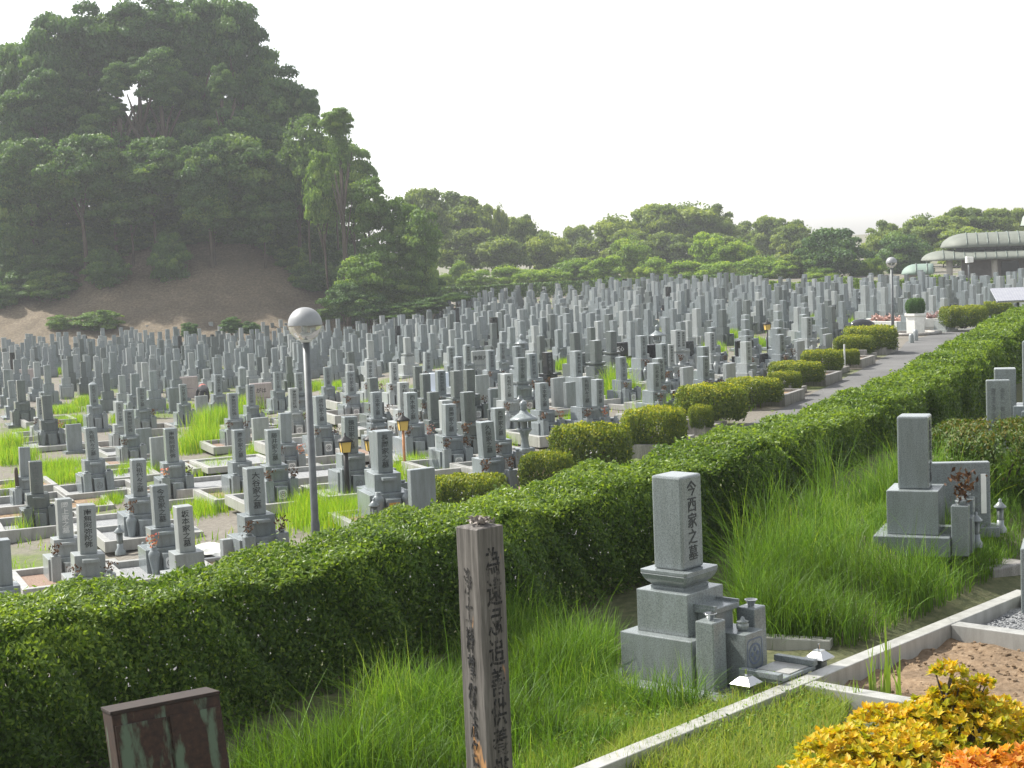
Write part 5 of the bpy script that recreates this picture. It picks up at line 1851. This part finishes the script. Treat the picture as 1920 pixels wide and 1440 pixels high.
def lamp(px, py, Y, r, label, prad):
    c = PY(px, py, Y)               # globe centre
    root = empty('lamp_post', (c[0], c[1], 0), label=label, cat='lamp post', group='globe lamp posts')
    H = c[2]
    mb = MB(); mb.tube([(0, 0, -.05), (0, 0, 1.2), (0, 0, 1.25), (0, 0, H - r * 1.0)], [prad * 1.25, prad * 1.2, prad, prad * .95], 16); mobj('pole', mb.mesh('pole', POLE), root)
    mb = MB(); mb.lathe([(r * math.cos(R(a)), r * math.sin(R(a))) for a in range(-3, 91, 6)][:-1] + [(0, r)], (0, 0, H), 32)
    mb.lathe([(r * 1.006, -.012), (r * 1.012, 0), (r * 1.006, .012)], (0, 0, H), 32)
    mobj('globe_cap', mb.mesh('globe_cap', GLOBE_TOP), root)
    mb = MB(); mb.lathe([(r * .995 * math.cos(R(a)), r * .995 * math.sin(R(a))) for a in range(-78, -2, 6)], (0, 0, H), 32)
    mobj('globe_glass', mb.mesh('globe_glass', GLASS), root)
    mb = MB(); mb.lathe([(prad * 1.1, -r * 1.05), (r * .42, -r * .93), (r * .46, -r * .84), (r * .36, -r * .55), (r * .30, -r * .5), (r * .1, -r * .48), (0, -r * .48)], (0, 0, H), 20)
    mb.lathe([(0, -r * .5), (r * .1, -r * .48), (r * .13, -r * .1), (r * .1, 0), (0, .02)], (0, 0, H), 12)
    mobj('lamp_socket', mb.mesh('lamp_socket', CREST_W), root)


lamp(572, 608, 21.8, .226, 'tall globe lamp post standing among the nearer graves', .05)
lamp(1671.5, 492, 72, .235, 'distant globe lamp post beside the white planters', .055)
c = PY(1816, 487, 118)
root = empty('pole_sign', (c[0], c[1], 0), label='thin pole with small pale sign box in front of the building', cat='sign')
mb = MB(); mb.tube([(0, 0, -.1), (0, 0, c[2])], .06, 8); mobj('pole', mb.mesh('pole', POLE), root)
mb = MB(); mb.box((-.1, 0, c[2]), (.16, .5, .45), bev=.02); mb.box((.15, 0, c[2]), (.3, .4, .4), bev=.02); mobj('sign_box', mb.mesh('sign_box', WHITEP), root)

# ---------------------------------------------------------------- planters, bollards
c = PZ(1717, 627, 0)
root = empty('hexagonal_planter', c, R(12), label='white hexagonal concrete planter at the end of the road', cat='planter')
mb = MB(); mb.lathe([(0, 0), (.44, 0), (.46, .8), (.53, .86), (.53, .96), (.46, .96), (.44, .86), (0, .86)], (0, 0, 0), 6)
pm = mb.mesh('pot', WHITEP)
for f in pm.polygons: f.use_smooth = False
mobj('pot', pm, root)
mb = MB(); mb.lathe([(0, .87), (.44, .87)], (0, 0, 0), 6); mobj('soil', mb.mesh('soil', SOIL), root)
V, F, W = boxleaf(9000, (1, 1, 1), 77, .05, 1.0)
BALL = npmesh('foliage', V, F, TREED, var=W)
rb = empty('ball_topiary', (c[0], c[1], .86), label='dark green ball topiary growing in the white hexagonal planter', cat='topiary')
mobj('foliage', BALL, rb, (0, 0, 0), 0, (.42, .42, .76))
mb = MB(); mb.tube([(0, 0, 0), (0, 0, .4)], .03, 6); mobj('stem', mb.mesh('stem', BARK), rb)
# round kerb apron
mb = MB(); mb.lathe([(.9, 0), (1.15, 0), (1.15, .12), (.9, .12), (.9, 0)], (0, 0, 0), 20)
tag(mobj('round_kerb', mb.mesh('round_kerb', CONC), None, (c[0], c[1], .003)), 'low round kerb under the white hexagonal planter', 'kerb')
for x0, x1, y0, y1, l in ((1634, 1698, 602, 622, 'left'), (1735, 1781, 594, 617, 'right')):
    a = PZ(x0, y1, 0); b = PZ(x1, y1 - (0 if l == 'left' else 1), 0)
    w = np.linalg.norm((b - a)[:2]); ang = math.atan2(b[1] - a[1], b[0] - a[0])
    m = (a + b) / 2
    root = empty('long_planter', (m[0], m[1] + .3, 0), ang, label='long white planter box with pink flowers, %s of the hexagonal one' % l, cat='planter', group='long white flower planters')
    mb = MB(); mb.box((0, 0, .04), (w * .96, .45, .08)); mb.box((0, 0, .28), (w, .5, .42), bev=.02)
    for sx in (-1, 1): mb.box((sx * (w / 2 + .07), 0, .3), (.2, .6, .6), bev=.02)
    mobj('box', mb.mesh('box', WHITEP), root)
    n = 1500
    P = np.c_[rng.uniform(-w / 2 + .15, w / 2 - .15, n), rng.uniform(-.2, .2, n), .5 + np.abs(rng.normal(size=n)) * .09]
    P[:, 2] += .07 * np.sin(P[:, 0] * 9)
    V, F = leaves(P, .045, .8)
    fo = mobj('flower_plants', npmesh('flower_plants', V, F, FLOWERL, var=rng.random(n)), None, (m[0], m[1] + .3, 0), ang, label='row of pink flowers in the %s long white planter' % l, cat='flowers', group='pink flowers in the long planters')
mb = MB(); mb.lathe([(.11, 0), (.11, .3), (.08, .38), (0, .4)], (0, 0, 0), 14); BOL = mb.mesh('bollard', G_LIGHT)
for px, py, l in ((1709, 643, 'left shorter'), (1717, 639, 'right taller')):
    p = PZ(px, py, 0)
    mobj('stone_bollard', BOL, None, p, 0, (1, 1, 1 if px < 1715 else 1.25), label='small grey stone bollard before the hexagonal planter, %s one' % l, cat='bollard', group='stone bollards at the road end')

# solar panel
def panelmat():
    m, nt, N, L, bs = nmat('solar_cells')
    tc = N.new('ShaderNodeTexCoord')
    b = N.new('ShaderNodeTexBrick'); b.offset = 0
    b.inputs['Color1'].default_value = (.33, .34, .38, 1); b.inputs['Color2'].default_value = (.30, .31, .36, 1); b.inputs['Mortar'].default_value = (.5, .5, .52, 1)
    b.inputs['Scale'].default_value = 6; b.inputs['Mortar Size'].default_value = .02; b.inputs['Brick Width'].default_value = .5; b.inputs['Row Height'].default_value = .5
    L.new(tc.outputs['Object'], b.inputs[0]); L.new(b.outputs[0], bs.inputs['Base Color'])
    bs.inputs['Roughness'].default_value = .15
    return m


a = PY(1870, 566, 50); b = PY(1960, 566, 50)
m = (a + b) / 2
root = empty('solar_panel', (m[0], m[1] + .3, 0), 0, label='tilted solar panel on a post behind the hedge at the right edge', cat='solar panel')
mb = MB(); mb.box((0, 0, 0), (1.45, .8, .04)); o = mobj('panel', mb.mesh('panel', panelmat()), root, (0, .05, a[2] + .19)); o.rotation_euler = (R(27), 0, 0)
mb = MB(); mb.box((0, 0, -.03), (1.49, .84, .03)); q = mobj('frame', mb.mesh('frame', STEEL), o)
mb = MB(); mb.tube([(0, .05, -.1), (0, .05, a[2] + .17)], .05, 8); mobj('post', mb.mesh('post', POLE), root)

# ---------------------------------------------------------------- building
COPPER = plain('roof_metal', (.15, .165, .14), .7, 0, 1.5, .12)
SEAM = plain('roof_seam', (.12, .15, .13), .5, .2)
WALL = plain('wall_render', (.22, .20, .19), .8, 0, 2, .15)
COLM = plain('column_render', (.36, .34, .30), .8, 0, 2, .12)
DARKG = plain('dark_glass', (.03, .035, .04), .2)


def barrel(mb_roof, mb_seam, L, ry, rz, z, x0, endr, under=True):
    """half-barrel roof along +x with a rounded left end"""
    nsec = 12
    rings = []
    xs = [x0 + endr * (1 - math.cos(R(a))) for a in range(0, 91, 10)] + [x0 + endr + k for k in np.arange(1.0, L - endr, 1.0)] + [x0 + L]
    for k, x in enumerate(xs):
        f = math.sin(math.acos(max(-1, min(1, 1 - (x - x0) / endr)))) if x < x0 + endr else 1
        f = max(f, .02)
        rings.append([mb_roof.bm.verts.new((x, -ry * f * math.cos(R(180 * j / nsec)), z + rz * f * math.sin(R(180 * j / nsec)))) for j in range(nsec + 1)])
    for a, b in zip(rings, rings[1:]):
        for j in range(nsec): mb_roof.bm.faces.new([a[j], a[j + 1], b[j + 1], b[j]]).smooth = True
        mb_roof.bm.faces.new([a[0], b[0], b[-1], a[-1]])
    mb_roof.bm.faces.new(rings[-1])
    x = x0 + endr
    while x < x0 + L:
        mb_seam.tube([(x, -ry * math.cos(R(180 * j / 10)) * 1.003, z + rz * math.sin(R(180 * j / 10)) * 1.003 + .02) for j in range(11)], .055, 4)
        x += .88


def building():
    o = PY(1727, 489, 148)
    ez = o[2]
    root = empty('barrel_roofed_building', (o[0], o[1], -1.25), R(-14), label='long building with two stacked grey-green barrel roofs and columns at right', cat='building')
    z = ez + 1.25
    r1, s1 = MB(), MB()
    barrel(r1, s1, 24, 3.6, .85, z, 0, 1.9)
    ro = mobj('lower_roof', r1.mesh('lower_roof', COPPER), root); mobj('seams', s1.mesh('seams', SEAM), ro)
    r2, s2 = MB(), MB()
    barrel(r2, s2, 22, 3.3, 1.25, z + 1.05, 1.7, 2.2)
    ro = mobj('upper_roof', r2.mesh('upper_roof', COPPER), root, (0, .9, 0)); mobj('seams', s2.mesh('seams', SEAM), ro)
    mb = MB(); mb.box((13.5, 1.2, z + .7), (21, 4.8, .8)); mobj('clerestory', mb.mesh('clerestory', DARKG), root)
    for x in (2.4, 6.2, 10.5, 14.7, 19.0):
        mb = MB(); mb.tube([(x, -2.6, -.05), (x, -2.6, z + .1)], .27, 14); mobj('column', mb.mesh('column', COLM), root)
    mb = MB(); mb.box((13.5, 1.2, z / 2), (20, 2.8, z + .1)); wo = mobj('wall', mb.mesh('wall', WALL), root)
    for x in (7.6, 12.6, 16.6, 20.6):
        mb = MB(); mb.box((x, -.22, z / 2 - .1), (1.5, .06, z - .4)); mobj('doorway', mb.mesh('doorway', DARKG), wo)


building()
o = PY(1690, 515, 138)
root = empty('covered_walkway', (o[0], o[1], -1.2), R(-14), label='small barrel-vaulted pale green canopy left of the long building', cat='canopy')
r, s = MB(), MB()
barrel(r, s, 2.6, 1.6, .85, o[2] + 1.2, 0, 1.2)
ro = mobj('vault', r.mesh('vault', plain('pale_copper', (.18, .25, .21), .65, 0, 2, .1)), root); mobj('seams', s.mesh('seams', SEAM), ro)
mb = MB(); mb.box((1.5, 0, (o[2] + 1.2) / 2), (1.8, 2.4, o[2] + 1.15)); mobj('wall', mb.mesh('wall', WALL), root)
for px, py, Y, rr, l in ((1968, 421, 190, 3.2, 'pale domed roof rising at the right edge above the trees'), (1722, 424, 215, 1.6, 'faint pale domed roof peeping through the far trees')):
    o = PY(px, py, Y)
    root = empty('domed_pavilion', (o[0], o[1], -1.2), 0, label=l, cat='building')
    mb = MB(); mb.lathe([(rr, 0), (rr * .92, rr * .3), (rr * .7, rr * .55), (rr * .4, rr * .68), (0, rr * .75)], (0, 0, o[2] + 1.2), 20); mobj('dome', mb.mesh('dome', plain('dome_metal', (.28, .32, .28), .6, 0, 2, .1)), root)
    mb = MB(); mb.lathe([(rr * .85, 0), (rr * .85, o[2] + 1.15)], (0, 0, 0), 20); mobj('wall', mb.mesh('wall', WALL), root)

# ---------------------------------------------------------------- bending person
def person():
    c = PG(385, 772, 0)
    root = empty('person', (c[0], c[1], c[2]), R(200), label='person in dark clothes with a red band bending down among the gravestones', cat='person')
    SKIN = plain('skin', (.45, .28, .2), .6)
    CL = plain('dark_cloth', (.035, .037, .042), .85, 0, 8, .2)
    PK = plain('red_cloth', (.36, .11, .09), .85)
    J = {'pel': (0, .05, .86), 'sp': (0, -.18, .93), 'ch': (0, -.38, .86), 'nk': (0, -.5, .76), 'hd': (0, -.6, .68),
         'hipL': (-.1, .05, .82), 'knL': (-.11, -.02, .46), 'anL': (-.12, .05, .08), 'toL': (-.13, -.12, .035),
         'hipR': (.1, .05, .82), 'knR': (.11, .0, .46), 'anR': (.12, .06, .08), 'toR': (.13, -.11, .035),
         'shL': (-.19, -.42, .80), 'elL': (-.24, -.44, .52), 'haL': (-.2, -.52, .30), 'shR': (.19, -.42, .80), 'elR': (.24, -.44, .52), 'haR': (.2, -.54, .30)}
    E = [('pel', 'sp'), ('sp', 'ch'), ('ch', 'nk'), ('nk', 'hd'), ('pel', 'hipL'), ('hipL', 'knL'), ('knL', 'anL'), ('anL', 'toL'), ('pel', 'hipR'), ('hipR', 'knR'), ('knR', 'anR'), ('anR', 'toR'),
         ('ch', 'shL'), ('shL', 'elL'), ('elL', 'haL'), ('ch', 'shR'), ('shR', 'elR'), ('elR', 'haR')]
    rad = {'pel': .15, 'sp': .15, 'ch': .16, 'nk': .06, 'hd': .1, 'hipL': .1, 'hipR': .1, 'knL': .065, 'knR': .065, 'anL': .045, 'anR': .045, 'toL': .04, 'toR': .04, 'shL': .07, 'shR': .07, 'elL': .045, 'elR': .045, 'haL': .035, 'haR': .035}
    ks = list(J)
    me = bpy.data.meshes.new('body')
    me.from_pydata([J[k] for k in ks], [(ks.index(a), ks.index(b)) for a, b in E], [])
    me.materials.append(CL)
    o = mobj('body', me, root)
    md = o.modifiers.new('skin', 'SKIN')
    for k, sv_ in zip(ks, me.skin_vertices[0].data):
        sv_.radius = (rad[k], rad[k]); sv_.use_root = k == 'pel'
    sb = o.modifiers.new('sub', 'SUBSURF'); sb.levels = 1; sb.render_levels = 2
    mb = MB(); mb.lathe([(.168, -.05), (.172, 0), (.168, .05)], (0, 0, 0), 18)
    b = mobj('red_band', mb.mesh('red_band', PK), root, (0, -.28, .9)); b.rotation_euler = (R(75), 0, 0); b.scale = (1, 1, 1.3)
    mb = MB(); mb.lathe([(0, -.1), (.07, -.08), (.1, 0), (.08, .08), (0, .11)], (0, -.62, .66), 14); mobj('hair', mb.mesh('hair', INK), root)


person()

# ---------------------------------------------------------------- yellow / orange shrub at lower right
def shrub(blobs, mat, label, seed, n=2600):
    r = np.random.default_rng(seed)
    c0 = PY(blobs[0][0], blobs[0][1], blobs[0][3])
    gz = 2.86
    root = empty('ornamental_shrub', (c0[0], c0[1], gz), label=label, cat='shrub')
    V, F, W = [], [], []
    cnt = 0
    stm = MB()
    for px, py, rp, Y, zs in blobs:
        c = PY(px, py, Y) - [c0[0], c0[1], gz]
        rr = rp * Y / FPX
        m = int(1.8 * n * (rr / .2) ** 2)
        v = r.normal(size=(m, 3)); v /= np.linalg.norm(v, axis=1)[:, None]
        v[:, 2] = np.where(v[:, 2] < -.4, -v[:, 2], v[:, 2])
        # whorls: each point carries a rosette of pointed leaves
        nro = m // 7
        for q in range(nro):
            d = v[q]
            pos = c + d * rr * np.array([1, 1, zs]) * r.uniform(.72, 1.12)
            up = d * .5 + np.array([0, 0, .9]) + r.normal(size=3) * .25
            up /= np.linalg.norm(up)
            a = np.cross(up, r.normal(size=3)); a /= np.linalg.norm(a)
            b = np.cross(up, a)
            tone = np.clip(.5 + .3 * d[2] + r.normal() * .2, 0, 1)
            for k in range(7):
                th = k * 2 * math.pi / 7 + r.uniform(-.25, .25)
                o = a * math.cos(th) + b * math.sin(th)
                L = .025 * r.uniform(.6, 1.3)
                el = r.uniform(.35, 1.1)
                dr = o * math.cos(el) + up * math.sin(el)
                sd_ = np.cross(dr, up); sd_ /= np.linalg.norm(sd_) + 1e-9
                w = L * .26
                mid = pos + dr * L * .5 + up * L * .04
                V += [pos, mid - sd_ * w, pos + dr * L - up * L * .08, mid + sd_ * w]
                F.append([cnt, cnt + 1, cnt + 2, cnt + 3]); cnt += 4
                W.append(np.clip(tone + r.normal() * .12, 0, 1))
            if q % 14 == 0:
                stm.tube([(c[0] * .6, c[1] * .6, 0), tuple(c * .7 + pos * .2), tuple(pos)], [.008, .005, .002], 4)
    mobj('foliage', npmesh('foliage', np.array(V), np.array(F), mat, var=W), root)
    mobj('stems', stm.mesh('stems', BARK), root)


shrub([(1700, 1480, 130, 4.6, .8), (1800, 1400, 120, 4.8, .8), (1590, 1440, 95, 4.7, .7), (1900, 1430, 110, 4.9, .8), (1545, 1520, 120, 4.5, .7), (1660, 1380, 70, 4.9, .7), (1790, 1330, 50, 4.8, .9), (1870, 1350, 50, 5.0, .7), (1780, 1262, 28, 4.8, .5), (1840, 1290, 26, 4.8, .6), (1735, 1345, 45, 4.9, .6)], SHRUBO, 'yellow-green leafy shrub filling the lower right corner', 5)
shrub([(1840, 1500, 95, 4.1, .9), (1930, 1490, 90, 4.1, .9), (1740, 1540, 90, 4.1, .8)], SHRUBR, 'orange-leaved shrub at the bottom edge of the lower right corner', 6)

# ---------------------------------------------------------------- haze
HZ = True
if HZ:
    m = bpy.data.materials.new('haze')
    m.use_nodes = True
    N, L = m.node_tree.nodes, m.node_tree.links
    N.remove(N['Principled BSDF'])
    pv = N.new('ShaderNodeVolumePrincipled')
    pv.inputs['Color'].default_value = (.92, .95, 1, 1)
    pv.inputs['Density'].default_value = .00055
    pv.inputs['Anisotropy'].default_value = .3
    L.new(pv.outputs[0], N['Material Output'].inputs['Volume'])
    mb = MB(); mb.box((0, 130, 13), (400, 380, 30.6))
    o = mobj('haze', mb.mesh('haze', m), kind='stuff', label='thin pale summer haze over the whole cemetery', cat='haze')
